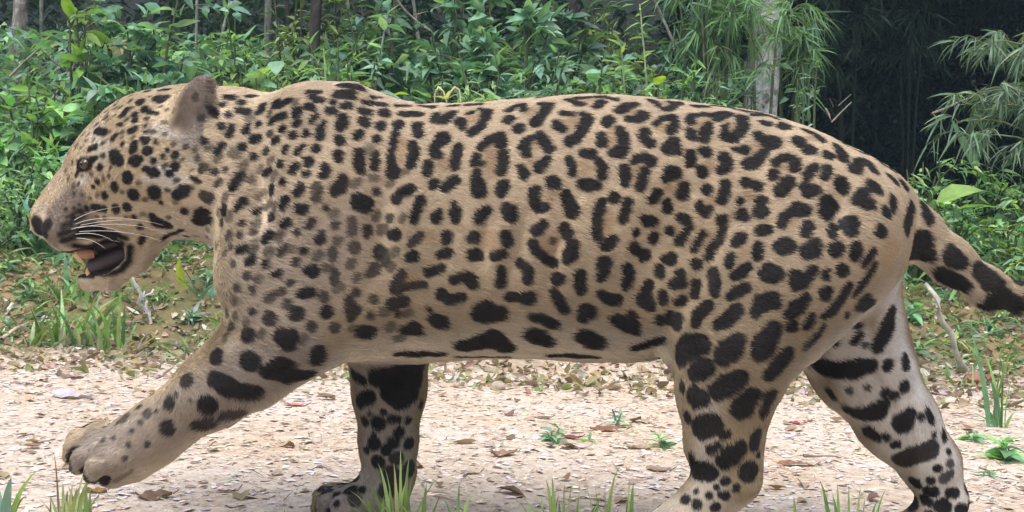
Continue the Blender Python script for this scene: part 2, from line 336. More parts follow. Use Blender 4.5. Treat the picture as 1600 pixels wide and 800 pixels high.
# ---- head
ell((239,239,0),(91,92,.088), 0, .03)
ell((205,268,0),(92,88,.092), 20, .02)
cone((212,223,0),(157,266,0),58,43,.03)
cone((162,268,0),(119,316,0),42,41,.03)
cone((112,310,0),(80,332,0),40,27,.02)
both(cone,(150,310,.026),(106,352,.026),46,38,.02)
both(cone,(110,360,.030),(146,362,.040),32,24,.015)
cone((98,326,0),(74,345,0),34,24,.015)
ell((66,346,0),(16,20,.021), 20, .008)                              # nose leather
both(cone,(225,300,.048),(205,340,.050),52,40,.03)                   # cheeks
both(cone,(245,345,.040),(208,398,.040),38,25,.025)                  # lower jaw
both(cone,(208,398,.040),(170,432,.028),27,20,.015)
both(cone,(170,432,.028),(142,438,.010),20,15,.012)
cone((144,434,0),(138,438,0),20,14,.012)
both(cone,(255,270,.05),(300,300,.06),70,60,.03)                     # neck ruff
cone((300,240,0),(345,255,0),95,104,.05)
# mouth cavity
both(cone,(186,394,.052),(160,407,.044),20,22,.004,'s')
both(cone,(190,386,.054),(158,394,.048),13,12,.004,'s')
both(cone,(160,408,.044),(120,414,.032),21,17,.004,'s')
cone((185,396,0),(114,416,0),18,17,.004,'s', ys=2.2)
# nostrils
for sg in (-1, 1): ell((53,350,.010*sg), (7,6,.005), 0, .003, 's')
# eye sockets
both(cone,(148,240,.052),(126,248,.040),10,8,.012)                   # brow
for sg in (-1, 1): ell((131,259,.050*sg), (13,9,.014), -35, .006, 's')
# ears: cupped shells
def ear(sg, dy=0):
    cone((300,210+dy,sg*.064),(305,160+dy,sg*.084),38,28,.014, ys=.5)
    cone((304,162+dy,sg*.084),(315,133+dy,sg*.092),29,17,.008, ys=.45)
    cone((282,196+dy,sg*.094),(293,152+dy,sg*.104),16,10,.008,'s', ys=.7)
ear(-1); ear(1, 30)
print('field', time.time()-T0)

# ---- surface nets
def surface_nets(Fd, origin, h):
    S = Fd < 0; nx, ny, nz = S.shape
    c = np.zeros((nx-1, ny-1, nz-1), dtype=np.uint8)
    for a in (0,1):
        for b in (0,1):
            for d in (0,1): c += S[a:nx-1+a, b:ny-1+b, d:nz-1+d]
    act = (c > 0) & (c < 8); idx = np.argwhere(act); vid = np.full(act.shape, -1, dtype=np.int32); vid[act] = np.arange(len(idx))
    acc = np.zeros((len(idx), 3)); cnt = np.zeros(len(idx))
    I, J, K = idx.T
    corners = [(a,b,d) for a in (0,1) for b in (0,1) for d in (0,1)]
    for p in corners:
        for ax in range(3):
            if p[ax]: continue
            q = list(p); q[ax] = 1
            f0 = Fd[I+p[0], J+p[1], K+p[2]]; f1 = Fd[I+q[0], J+q[1], K+q[2]]
            m = (f0 < 0) != (f1 < 0); t = np.where(m, f0/(f0-f1+1e-12), 0)
            pos = np.tile(np.array(p, dtype=float), (len(I), 1)); pos[:, ax] += t
            acc[m] += pos[m]; cnt[m] += 1
    V = (idx+acc/cnt[:, None])*h+origin
    quads = []
    for ax in range(3):
        sl0 = [slice(1, -1)]*3; sl0[ax] = slice(0, -1); sl1 = [slice(1, -1)]*3; sl1[ax] = slice(1, None)
        s0 = S[tuple(sl0)]; s1 = S[tuple(sl1)]
        for flip in (0, 1):
            e_ = np.argwhere((s0 & ~s1) if not flip else (~s0 & s1))
            off = np.ones(3, dtype=int); off[ax] = 0; e_ = e_+off
            b_, c_ = [(1,2),(2,0),(0,1)][ax]
            def g(db, dc):
                w = e_.copy(); w[:, b_] -= db; w[:, c_] -= dc; return vid[w[:,0], w[:,1], w[:,2]]
            Q = np.stack([g(1,1), g(0,1), g(0,0), g(1,0)], 1)
            if flip: Q = Q[:, ::-1]
            quads.append(Q)
    return V, np.concatenate(quads)
BV, BF = surface_nets(FIELD, np.array([gx[0], gy[0], gz[0]]), GS)
# keep the single connected body, light relaxation
E = np.concatenate([BF[:, [0,1]], BF[:, [1,2]], BF[:, [2,3]], BF[:, [3,0]]])
deg = np.bincount(E[:,0], minlength=len(BV)).astype(float)+np.bincount(E[:,1], minlength=len(BV))
for it in range(3):
    acc = np.stack([np.bincount(E[:,0], BV[E[:,1], i], len(BV))+np.bincount(E[:,1], BV[E[:,0], i], len(BV)) for i in range(3)], 1)
    BV = BV*.5+.5*acc/deg[:, None]
fine = vnoise(BV, 45, 3)-.5+.6*(vnoise(BV, 18, 4)-.5)
def normals(V, Fq):
    n = np.cross(V[Fq[:,2]]-V[Fq[:,0]], V[Fq[:,3]]-V[Fq[:,1]]); out = np.zeros_like(V)
    for j in range(4):
        for i in range(3): out[:, i] += np.bincount(Fq[:, j], n[:, i], len(V))
    return out/(np.linalg.norm(out, axis=1, keepdims=True)+1e-12)
BN = normals(BV, BF)
if (BN*(BV-BV.mean(0))).sum() < 0: BF = BF[:, ::-1]; BN = -BN
print('mesh', len(BV), len(BF), time.time()-T0)
bvh = BVHTree.FromPolygons([tuple(v) for v in BV], [tuple(q) for q in BF.tolist()])
camv = Vector((0, -2.0, CZ))
def cast(px, py):
    d = Vector(((px-800)/FPX, 1.0, (HOR-py)/FPX)); d.normalize()
    h = bvh.ray_cast(camv, d)
    return h
# ---- turn the strokes into 3D capsules lying on the coat
CAPS = []   # (A, B, ra, rb, strength)
def add_strokes(text, out):
    x0 = y0 = 0; sc = 1
    for line in text.strip().splitlines():
        if line.startswith('T'):
            _, a, b, c = line.split(); x0, y0, sc = float(a), float(b), float(c); continue
        for st in line.split(';'):
            amp = 1.0; pts = []
            for tok in st.split():
                if '*' in tok: tok, am = tok.split('*'); amp = .62+.38*float(am)
                x, y, r = map(float, tok.split(',')); px, py = x0+x/sc, y0+y/sc
                h = cast(px, py)
                if h[0] is None:
                    for dy in (3, 6, 10, -4, -8):
                        h = cast(px, py+dy)
                        if h[0] is not None: break
                if h[0] is None: continue
                view = (camv-h[0]); D = h[0].y+2; view.normalize(); cs = abs(view.dot(h[1]))
                pts.append((np.array(h[0]), r/sc*D/FPX/max(cs, .5)**.35))
            if not pts: continue
            if len(pts) == 1: pts = pts*2
            for (A, ra), (B, rb) in zip(pts, pts[1:]):
                if np.linalg.norm(A-B) < .12: out.append((A, B, ra, rb, amp))
add_strokes(MARKS, CAPS)
# small dabs between the larger marks of the shoulder, neck and face, and a broken row along the spine
r3 = np.random.default_rng(11); CP = np.array([(c[0]+c[1])/2 for c in CAPS]); CR = np.array([max(c[2], c[3]) for c in CAPS])
SX = BV[:,0]/(2+BV[:,1])*FPX+800; SY = HOR-(BV[:,2]-CZ)/(2+BV[:,1])*FPX
def dabs(sel, n, gap, r0, r1, amp, sway):
    idx = r3.permutation(np.where(sel & (BN[:,1] < .1))[0])[:n*12]; got = []
    for i in idx:
        p = BV[i]; g_ = gap
        if (np.linalg.norm(CP-p, axis=1)-CR < g_).any() or any(np.linalg.norm(p-q) < g_*2.1 for q in got): continue
        got.append(p); t = np.array(sway, float)+r3.normal(size=3)*.3; t -= BN[i]*(t@BN[i]); t *= (r0*.9)/np.linalg.norm(t); rr = r0+(r1-r0)*r3.random()
        CAPS.append((p-t, p+t, rr, rr*.8, amp*(.8+.25*r3.random())))
        if len(got) >= n: break
dabs((SX > 350) & (SX < 640) & (SY > 230) & (SY < 530) & (BV[:,1] < -.05), 46, .0105, .0030, .0055, .70, (.7,0,.6))
dabs((SX > 300) & (SX < 470) & (SY > 150) & (SY < 400) & (BV[:,1] < 0), 26, .0090, .0025, .0042, .75, (.6,0,.6))
dabs((SX > 135) & (SX < 300) & (SY > 150) & (SY < 340) & (BV[:,1] < -.02) & ~((SX > 262) & (SY < 225)), 50, .0075, .0016, .0030, .85, (.8,0,.4))
dabs((SX > 100) & (SX < 190) & (SY > 150) & (SY < 300), 34, .0080, .0013, .0024, .7, (.6,0,.8))
for k, xq in enumerate(np.arange(-.19, .58, .046)):
    h = bvh.ray_cast(Vector((xq, -.012-.014*(k % 2), 1.2)), Vector((0, 0, -1))); h2 = bvh.ray_cast(Vector((xq+.020, -.014, 1.2)), Vector((0, 0, -1)))
    if h[0] is not None and h2[0] is not None: CAPS.append((np.array(h[0]), np.array(h2[0]), .0055, .0045, 1.0))
n0 = len(CAPS)
# markings on the sides turned away: mirrored flank, and scattered spots on the inside of the legs and the feet
r2 = np.random.default_rng(5)
cand = np.where((BN[:,1] > .25) & (BV[:,2] < .33) | (BV[:,2] < .06) & (BN[:,2] > -.5) & ((BV[:,0] > .15) | (BV[:,2] < .03)) | (BV[:,0] > .86))[0]
chosen = []
for i in r2.permutation(cand)[:6000]:
    p = BV[i]
    if BN[i,1] < .25 and BV[i,0] < 0: continue
    if .80 < BV[i,0] < .86: continue
    R = .045 if p[2] > .12 else .026
    if all(np.linalg.norm(p-c) > R for c in chosen):
        chosen.append(p); rr = R*.25+r2.random()*R*.14
        t = r2.normal(size=3); t -= BN[i]*(t@BN[i]); t *= R*.16/np.linalg.norm(t)
        CAPS.append((p-t, p+t, rr, rr, 1.0))
MIRR = [(A*[1,-1,1], B*[1,-1,1], a, b, s) for A, B, a, b, s in CAPS[:n0] if A[1] < -.02 and A[2] > .27]
def capsule_mask(pts, caps, soft, ok=None, jit=None, halo=0.0):
    """max over capsules of a soft inside mask"""
    order = np.argsort(pts[:,0]); xs_ = pts[order, 0]; out = np.zeros(len(pts), dtype=np.float32)
    for A, B, ra, rb, amp in caps:
        m = max(ra, rb)+soft*2+halo
        i0, i1 = np.searchsorted(xs_, [min(A[0], B[0])-m, max(A[0], B[0])+m])
        if i1 <= i0: continue
        ii = order[i0:i1]; q = pts[ii]
        w = (q[:,2] > min(A[2], B[2])-m) & (q[:,2] < max(A[2], B[2])+m) & (np.abs(q[:,1]-(A[1]+B[1])/2) < m+abs(A[1]-B[1])/2)
        if ok is not None: w &= ok[ii]
        if not w.any(): continue
        ii = ii[w]; q = q[w]; d = B-A; L = d@d
        t = np.clip(((q-A)@d)/L, 0, 1) if L > 1e-12 else np.zeros(len(q))
        dist = np.linalg.norm(q-A-t[:,None]*d, axis=1)-(ra+(rb-ra)*t)
        if jit is not None: dist = dist+jit[ii]
        v = amp*smooth01(.5-dist/(2*soft)); out[ii] = np.maximum(out[ii], v)
    return out
# ---- soft tints of the coat (natural fur colours, and painted toe-crease shade): colour, strength, softness in px, strokes "px,py,rpx"
FILL = '699,176,9|740,185,13|627,225,11 625,250,8|697,255,14|765,235,14 767,270,10|827,175,13|905,157,8 930,157,8|892,192,13|835,227,9|832,255,8|912,262,13|955,205,9 957,225,8|985,175,9|997,265,8 993,280,7|860,305,11|1035,162,8|1032,200,11|1090,200,11 1110,185,7|1145,197,8|1182,230,9|1107,257,10|1047,292,10|1110,312,8|1172,305,11|1262,217,7|1222,260,8|1270,275,6|1300,242,5|1347,267,6|1235,345,9|667,370,12|762,375,16|860,380,17|950,335,9 948,355,9|1027,362,8|1057,357,6|1105,370,9|1160,395,9|640,435,12|1000,455,8|720,355,8|1320,365,8|580,250,6'
PAINT = [
 ((.36,.25,.15), .75, 6, FILL),
 ((.60,.53,.43), .90, 16, "360,545,10 420,560,10|560,560,14 700,556,12 860,560,10 1040,556,12|620,540,8 1000,548,8"),             # belly
 ((.60,.57,.54), .95, 14, "1395,450,20 1400,560,40 1450,650,40 1480,780,40|1330,540,36 1340,600,34 1400,690,34"),                # far hind leg
 ((.66,.65,.66), .85, 12, "1400,450,10 1408,540,12 1436,610,12"),
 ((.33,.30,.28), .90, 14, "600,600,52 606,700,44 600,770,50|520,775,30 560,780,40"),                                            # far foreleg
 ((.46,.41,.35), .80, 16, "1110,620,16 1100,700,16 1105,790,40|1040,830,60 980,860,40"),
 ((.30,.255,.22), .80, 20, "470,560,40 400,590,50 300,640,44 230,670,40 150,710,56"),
 ((.37,.325,.29), .5, 16, "200,670,16 140,700,20"),
 ((.33,.275,.235), .55, 40, "430,470,60 500,400,60 560,330,30"),                                                                               # near forepaw
 ((.46,.43,.39), .60, 14, "160,235,16 150,205,10"),
 ((.16,.125,.11), .9, 12, "112,318,30 92,345,34 130,350,22|80,372,20 110,380,16"),
 ((.34,.30,.29), .6, 10, "66,325,10 60,335,8"),
 ((.17,.13,.11), .7, 3, "122,700,2 160,696,3|118,716,2 162,712,3|126,733,2 168,726,3|205,735,4 180,752,5"),                                                                     # shade in the toe creases, painted as dark lines
 ((.44,.33,.27), .75, 10, "82,290,9 100,258,9 115,225,10"),                                                                       # bridge of nose
 ((.62,.58,.55), .90, 7, "131,279,6 124,287,5"),                                                                                  # pale under the eye
 ((.50,.44,.38), .80, 8, "235,255,8 262,275,8 285,300,10 240,262,8"),
 ((.58,.54,.50), .75, 9, "238,262,5 262,268,5 290,285,5|225,278,5 262,288,5"),
 ((.34,.31,.29), .75, 10, "235,205,10 270,208,12 292,222,12"),
 ((.55,.48,.38), .90, 7, "128,438,6 150,451,5 185,445,5 212,420,6 230,392,6|110,392,4 96,385,4"),                                # chin and lip edge
 ((.13,.105,.095), .9, 8, "298,198,22 305,160,26 315,128,22|286,190,14 298,150,16"),                                              # back of the ear
 ((.09,.075,.07), .75, 8, "322,160,4 318,190,6 310,225,8 306,245,6"),
 ((.22,.18,.15), .5, 14, "292,215,14 300,245,14"),
 ((.22,.17,.14), .50, 6, "283,190,5 300,140,4 312,120,3"),
 ((.36,.24,.13), .60, 16, "1390,385,16 1382,412,10"),
 ((.50,.42,.33), .60, 20, "1440,380,14 1560,470,14"),
 ((.50,.42,.34), .45, 26, "420,470,50 400,400,40 430,340,40"),
]
DARK = [
 ((.012,.010,.010), 1.0, 3.5, "56,348,13 68,360,11 74,350,10|60,362,10 72,368,6"),                                                                      # nose
 ((.008,.007,.007), 1.0, 3.0, "122,254,5 133,250,4 146,250,4|124,264,3 134,266,3.5|146,252,4 136,262,3|125,262,3 120,272,3.5|126,258,12 137,257,11|140,252,6 150,247,5|124,264,6 119,274,4"),           # eye rims
 ((.007,.006,.006), 1.0, 4, "128,362,10 150,362,13 178,372,12|124,354,4 146,350,5|122,368,5 150,366,8 180,366,8 196,372,6|118,384,6 136,386,9 160,384,10 190,380,8|203,386,6 201,408,6 188,422,6 162,431,4 134,430,4"),
 ((.012,.010,.010), .9, 3, "96,352,3 112,347,4 130,338,4|94,364,3 114,360,4|96,378,3 116,372,4|104,340,3 122,330,4|120,392,3 150,394,6"),
]
def strokes3(text, soft):
    out = []
    for st in text.split('|'):
        pts = []
        for tok in st.split():
            px, py, r = map(float, tok.split(',')); h = cast(px, py)
            if h[0] is None:
                for dx, dy in ((4,0),(0,4),(-4,0),(0,-4),(8,0),(-8,0),(0,8),(0,-8),(12,0),(0,-14)):
                    h = cast(px+dx, py+dy)
                    if h[0] is not None: break
            if h[0] is None: continue
            pts.append((np.array(h[0]), r/1000))
        if len(pts) == 1: pts = pts*2
        for (A, ra), (B, rb) in zip(pts, pts[1:]):
            out.append((A, B, ra, rb, 1.0)); out.append((A*[1,-1,1], B*[1,-1,1], ra, rb, 1.0))
    return out
PAINT = [(c, s_, sf/1000, strokes3(t, sf)) for c, s_, sf, t in PAINT]
DARK = [(c, s_, sf/1000, strokes3(t, sf)) for c, s_, sf, t in DARK]
def coat(pts, nrm, ragged):
    n = len(pts)
    n1 = vnoise(pts, 14, 11); n2 = vnoise(pts, 60, 12); n3 = vnoise(pts, 5, 13)
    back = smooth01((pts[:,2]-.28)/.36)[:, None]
    base = np.array([.285,.225,.148])*(1-back)+np.array([.545,.445,.325])*back  # pale top, darker low sides: overhead shading put into the coat colour
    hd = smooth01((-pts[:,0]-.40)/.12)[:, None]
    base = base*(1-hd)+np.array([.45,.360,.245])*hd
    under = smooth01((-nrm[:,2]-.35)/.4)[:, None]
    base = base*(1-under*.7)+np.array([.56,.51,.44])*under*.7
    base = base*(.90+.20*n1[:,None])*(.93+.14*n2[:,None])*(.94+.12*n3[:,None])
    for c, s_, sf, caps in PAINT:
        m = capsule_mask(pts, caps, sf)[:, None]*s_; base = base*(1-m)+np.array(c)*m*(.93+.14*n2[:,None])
    jit = (n2-.5)*.0026+(vnoise(pts, 160, 14)-.5)*.0022+rng.normal(size=n)*ragged
    near = (pts[:,1] < .0) | (nrm[:,1] < .1)
    rim = capsule_mask(pts, CAPS, .010, jit=jit*.5-.003); mk = capsule_mask(pts, CAPS, .0018, jit=jit-.0034+.0017*(pts[:,0] < -.44))
    far = (pts[:,1] > 0) & (nrm[:,1] > -.1)
    if far.any(): mk = np.maximum(mk, capsule_mask(pts, MIRR, .0018, ok=far, jit=jit-.0034+.0017*(pts[:,0] < -.44)))
    # tawny fill between the marks of a rosette
    loc = capsule_mask(pts, [c for c in CAPS[:n0] if c[0][2] > .33 and c[0][0] > -.25 and c[4] > .6], .011, jit=np.full(n, -.006))
    base = base*(1-.10*loc[:,None]*(pts[:,2] > .3)[:,None]*np.array([.5,.8,1.1]))
    dark = np.array([.014,.013,.015])*(.7+.6*n2[:,None])+np.array([0.010,.006,.003])*n1[:,None]
    base = base*(1-mk[:,None])+dark*mk[:,None]
    for c, s_, sf, caps in DARK:
        m = capsule_mask(pts, caps, sf, jit=jit*.4)[:, None]*s_; base = base*(1-m)+np.array(c)*m
    pyr = HOR-(pts[:,2]-CZ)/(2+pts[:,1])*FPX; pxr = pts[:,0]/(2+pts[:,1])*FPX+800; f_ = FPX/(2+pts[:,1])/1000
    mx_, mz = pts[:,0]*1000+800, HOR-(pts[:,2]-CZ)*1000       # side-plane millimetres
    ins = (mx_ > 108) & (mx_ < 208) & (mz > 370) & (mz < 434) & (np.abs(pts[:,1]) < .042)
    base[ins] = np.array([.022,.015,.016])
    return np.clip(base, .004, .9), mk
# ---- body mesh, short fur, eyes, teeth, whiskers
jag = empty('jaguar', (0, 0, 0))
tag(jag, 'large spotted jaguar walking left with open mouth and one forepaw raised', 'jaguar')
mskin, nt, b = new_mat('jaguar_skin')
at = N(nt, 'ShaderNodeAttribute', attribute_name='coat'); nt.links.new(at.outputs['Color'], b.inputs['Base Color'])
b.inputs['Roughness'].default_value = .75; b.inputs['Specular IOR Level'].default_value = .15
mfur, nt, b = new_mat('jaguar_fur')
at = N(nt, 'ShaderNodeAttribute', attribute_name='coat'); nt.links.new(at.outputs['Color'], b.inputs['Base Color'])
b.inputs['Roughness'].default_value = .55; b.inputs['Specular IOR Level'].default_value = .25
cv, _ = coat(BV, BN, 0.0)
inside = np.zeros(len(BV), dtype=bool)
body_me = mesh_np('body', BV, BF); set_attr(body_me, 'coat', cv)
body = link('body', body_me, mskin, jag)
print('skin', time.time()-T0)
def fur_dir(p):
    x, y, z = p.T; n = len(p); d = np.tile([1.0, 0, -.35], (n, 1))
    w = smooth01((.30-z)/.12)[:, None]; d = d*(1-w)+np.array([.25, 0, -1])*w
    fl = ((x < -.17) & (z < .36-(-x-.17)*.35) & (y < .03) & (x > -.75))
    w = (smooth01((-.12-x)/.12)*smooth01((.30-z)/.14)*(y < .03))[:, None]; d = d*(1-w)+np.array([-.80, 0, -.6])*w
    w = smooth01((-.42-x)/.10)[:, None]*(z > .36)[:, None]; d = d*(1-w)+np.array([.85, 0, .15])*w
    w = (smooth01((-.56-x)/.08)*smooth01((z-.50)/.05))[:, None]; d = d*(1-w)+np.array([.55, 0, .85])*w
    w = smooth01((x-.60)/.06)[:, None]*(z > .33)[:, None]; d = d*(1-w)+np.array([1, 0, -.55])*w
    return d
NH = 620000
tri = np.concatenate([BF[:, [0,1,2]], BF[:, [0,2,3]]]); A_, B_, C_ = BV[tri[:,0]], BV[tri[:,1]], BV[tri[:,2]]
nn = np.cross(B_-A_, C_-A_); ar = np.linalg.norm(nn, axis=1); cen = (A_+B_+C_)/3; nu = nn/(ar[:,None]+1e-15)
wgt = ar*np.where((nu[:,1] < .35), 1.0, .45)
pick = rng.choice(len(tri), NH, p=wgt/wgt.sum())
u, v = rng.random(NH), rng.random(NH); fl = u+v > 1; u[fl] = 1-u[fl]; v[fl] = 1-v[fl]
roots = A_[pick]+(B_-A_)[pick]*u[:,None]+(C_-A_)[pick]*v[:,None]
rn = BN[tri[pick,0]]*(1-u-v)[:,None]+BN[tri[pick,1]]*u[:,None]+BN[tri[pick,2]]*v[:,None]
rn /= np.linalg.norm(rn, axis=1, keepdims=True)+1e-12
x, y, z = roots.T
L = .0105+.006*smooth01((-rn[:,2]-.2)/.5)*(z > .2)+.002*(np.abs(x+.40) < .10)*(z > .3)
L = np.where((x < -.46) & (z > .35), .0065, L); L = np.where((x < -.62) & (z > .35), .0040, L); L = np.where(z < .14, .0070, L); L = np.where((x < -.46) & (x > -.54) & (z > .622) & (np.abs(y) > .06), .0036, L)
L = np.where((x < -.52) & (z < .25) & (z > .03), .0070, L)
px_ = x/(2+y)*FPX+800; py_ = HOR-(z-CZ)/(2+y)*FPX
cut = ((np.hypot(px_-62, py_-348) < 15) | (np.hypot(px_-131, py_-258) < 8.5) & (np.abs(y) > .03) & (z > .4)) | ((px_ > 118) & (px_ < 206) & (py_ > 388) & (py_ < 430) & (np.abs(y) < .040))
keep = ~cut
roots, rn, L = roots[keep], rn[keep], L[keep]; n = len(roots)
L = L*(.75+.5*rng.random(n))
d = fur_dir(roots); d = d-rn*(d*rn).sum(1, keepdims=True); d /= np.linalg.norm(d, axis=1, keepdims=True)+1e-9
clump = np.stack([vnoise(roots, 70, 21+i)-.5 for i in range(3)], 1)*(.8-.5*smooth01((-roots[:,0]-.44)/.08))[:,None]
d = d+clump+rng.normal(size=(n,3))*.16; d = d-rn*(d*rn).sum(1, keepdims=True); d /= np.linalg.norm(d, axis=1, keepdims=True)+1e-9
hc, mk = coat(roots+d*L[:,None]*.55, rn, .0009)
lift = (.19+.10*rng.random(n)+.18*(vnoise(roots, 50, 31)-.5))[:,None]
K = 4; pts = np.zeros((n, K, 3))
for k in range(K):
    t = k/(K-1); pts[:, k] = roots-rn*.0006*(1-t)+L[:,None]*(d*t+rn*lift*(1.4*t-.75*t*t))
rad = np.linspace(.00036, .00012, K)[None,:]*(.8+.4*rng.random(n))[:,None]
tone = (.80+.40*rng.random(n))[:,None]
hc = hc*tone
fc = bpy.data.hair_curves.new('fur'); fc.add_curves([K]*n)
fc.points.foreach_set('position', pts.astype(np.float32).ravel())
fc.points.foreach_set('radius', rad.astype(np.float32).ravel())
a = fc.attributes.new('coat', 'FLOAT_COLOR', 'CURVE'); c4 = np.ones((n,4), dtype=np.float32); c4[:, :3] = hc; a.data.foreach_set('color', c4.ravel())
fc.materials.append(mfur)
fur = bpy.data.objects.new('fur', fc); COL.objects.link(fur); fur.parent = jag; fur['kind'] = 'stuff'
print('fur', n, time.time()-T0)

def tube(pts, rads, seg=6, capped=True):
    """tube along 3D points -> V, F(quads)"""
    pts = [np.array(p, float) for p in pts]; V = []; F = []
    up = np.array([.13, .21, .97]); 
    for i, p in enumerate(pts):
        t = pts[min(i+1, len(pts)-1)]-pts[max(i-1, 0)]; t = t/(np.linalg.norm(t)+1e-12)
        a = np.cross(t, up)
        if np.linalg.norm(a) < .1: a = np.cross(t, [1,0,0])
        a /= np.linalg.norm(a); b_ = np.cross(t, a)
        for k in range(seg):
            th = 2*math.pi*k/seg; V.append(p+rads[i]*(a*math.cos(th)+b_*math.sin(th)))
    for i in range(len(pts)-1):
        for k in range(seg):
            k2 = (k+1) % seg; F.append((i*seg+k, i*seg+k2, (i+1)*seg+k2, (i+1)*seg+k))
    return np.array(V), F
def ball(c, r, seg=20, rings=12, rot=None):
    V = []; F = []; c = np.array(c); r = np.array(r)*np.ones(3)
    for i in range(rings+1):
        ph = math.pi*i/rings
        for k in range(seg):
            th = 2*math.pi*k/seg; V.append((math.sin(ph)*math.cos(th), math.sin(ph)*math.sin(th), math.cos(ph)))
    V = np.array(V)*r
    if rot is not None: V = V@np.array(rot.to_matrix()).T
    for i in range(rings):
        for k in range(seg): F.append((i*seg+k, (i+1)*seg+k, (i+1)*seg+(k+1) % seg, i*seg+(k+1) % seg))
    return V+c, F
meye, nt, b = new_mat('jaguar_eye'); b.inputs['Roughness'].default_value = .12
b.inputs['Base Color'].default_value = (.055,.035,.012,1)
mpup = plain('pupil', (.004,.004,.004), .1, .6)
mtooth = plain('tooth_enamel', (.60,.38,.18), .35, .4, .1)
mtongue = plain('tongue_flesh', (.040,.026,.030), .5, .4, .1)
mgum = plain('gum_flesh', (.30,.155,.09), .4, .5, .2)
mwhisk = plain('whisker', (.62,.58,.55), .4, .4)
for sg in (-1, 1):
    he = cast(132, 257); c = np.array(he[0]); c[1] = sg*(abs(c[1])-.0045); c[0] += .001; V, F = ball(c, .0092); e_ = link('eye', mesh_np('eye', V, F), meye, jag)
    V, F = ball(c+np.array([-.0050, .0066*sg, .0005]), (.0030,.0030,.0042), 12, 8); link('pupil', mesh_np('pupil', V, F), mpup, e_)
# tongue and palate fill the open mouth
tv, tf = tube([jp(215,392,0), jp(190,402,0), jp(165,412,0), jp(146,419,0), jp(136,421,0)], [.022,.022,.020,.016,.006], 12)
tv[:,1] *= 1.7; link('tongue', mesh_np('tongue', tv, tf), mtongue, jag)
tv, tf = tube([jp(205,376,0), jp(165,382,0), jp(128,389,0)], [.014,.014,.008], 12); tv[:,1] *= 2.0
link('palate', mesh_np('palate', tv, tf), mtongue, jag)
def tooth(pts, rads):
    V, F = tube([jp(*p) for p in pts], rads, 8); link('tooth', mesh_np('tooth', V, F), mtooth, jag)
for sg in (-1, 1):
    tooth([(122,388,.029*sg), (122,398,.031*sg), (126,407,.030*sg), (131,413,.029*sg)], [.0066,.0062,.0042,.0008])
    tooth([(140,432,.022*sg), (137,424,.024*sg), (136,418,.025*sg)], [.0050,.0036,.0006])
    V, F = tube([jp(148,396,.030*sg), jp(134,396,.032*sg), jp(118,393,.028*sg)], [.007,.0095,.007], 10); link('gum', mesh_np('gum', V, F), mgum, jag)
for i in range(6):
    yy = (i-2.5)*.0058; tooth([(110,388,yy), (109,394,yy), (110,400,yy)], [.0028,.0026,.0008])
# whiskers: long pale bristles swept back from the lip pads
W = [((118,350),(150,336),(205,338),(255,352)), ((122,356),(160,348),(215,346),(262,366)), ((124,362),(165,358),(210,362),(250,376)),
     ((118,366),(140,362),(160,366),(176,376)), ((120,372),(138,372),(152,378),(164,388)), ((112,358),(135,350),(165,352),(188,362)),
     ((126,352),(150,347),(180,342),(212,344)), ((116,344),(135,332),(160,326),(192,322))]
for sg in (-1, 1):
    for k, w in enumerate(W):
        pts = []
        for j, (a_, b_) in enumerate(w):
            h = cast(a_, b_); yb = (h[0].y if h[0] is not None else -.05) if j == 0 else pts[0][1]
            pts.append(jp(a_, b_, -.0)+0 if False else np.array(jp(a_, b_, yb-(0, .022, .040, .050)[j])))
        pts = np.array(pts); q = []
        for t in np.linspace(0, 1, 10):     # smooth cubic
            q.append((1-t)**3*pts[0]+3*(1-t)**2*t*pts[1]+3*(1-t)*t*t*pts[2]+t**3*pts[3])
        q = np.array(q)
        if sg > 0: q[:,1] *= -1
        V, F = tube(q, np.linspace(.00052, .00010, 10), 5); link('whisker', mesh_np('whisker', V, F), mwhisk, jag)
# ================================================================ GROUND
def fbm(x, y, sc, seed, octs=4):
    p = np.stack([x, y, np.zeros_like(x)], 1); o = 0; a = .5
    for k in range(octs): o = o+a*(vnoise(p, sc*2**k, seed+k)-.5); a *= .5
    return o
def ground_z(x, y):
    x = np.asarray(x, float); y = np.asarray(y, float); sh = x.shape; x = x.ravel(); y = y.ravel()
    z = -.04*(np.clip(x, -4, 4)+.24)
    e0 = 1.92+.22*fbm(x, y*0, 1.3, 50)
    t = y-e0
    z = z+.30*smooth01(t/.85)+.16*smooth01((t-.8)/2.0)+.030*np.clip(t-2.5, 0, 3.5)+.45*np.clip(t-9.5, 0, 8)
    rough = smooth01((t+.15)/.4)
    z = z+fbm(x, y, .7, 60, 3)*(.03+.16*rough)+fbm(x, y, 4.5, 70, 3)*(.012+.12*rough)+fbm(x, y, 22, 80, 3)*(.009+.035*rough)
    z = z+.02*smooth01((-y-.3)/3)
    return z.reshape(sh)
def gz(x, y): return float(ground_z(np.array([x]), np.array([y]))[0])
def grid_mesh(name, xs, ys, zoff=0):
    X, Y = np.meshgrid(xs, ys, indexing='ij'); Z = ground_z(X, Y)+zoff
    V = np.stack([X.ravel(), Y.ravel(), Z.ravel()], 1); nx, ny = X.shape
    i = np.arange(nx-1)[:,None]*ny+np.arange(ny-1)[None,:]; i = i.ravel()
    return mesh_np(name, V, np.stack([i, i+ny, i+ny+1, i+1], 1))
def spaced(a, fine0, fine1, b, step, grow=1.16):
    mid = list(np.arange(fine0, fine1, step)); s_ = step; hi = [mid[-1]]
    while hi[-1] < b: s_ *= grow; hi.append(hi[-1]+s_)
    s_ = step; lo = [mid[0]]
    while lo[-1] > a: s_ *= grow; lo.append(lo[-1]-s_)
    return np.array(lo[:0:-1]+mid+hi[1:])
mg, nt, b = new_mat('track_soil')
geo = N(nt, 'ShaderNodeNewGeometry'); 
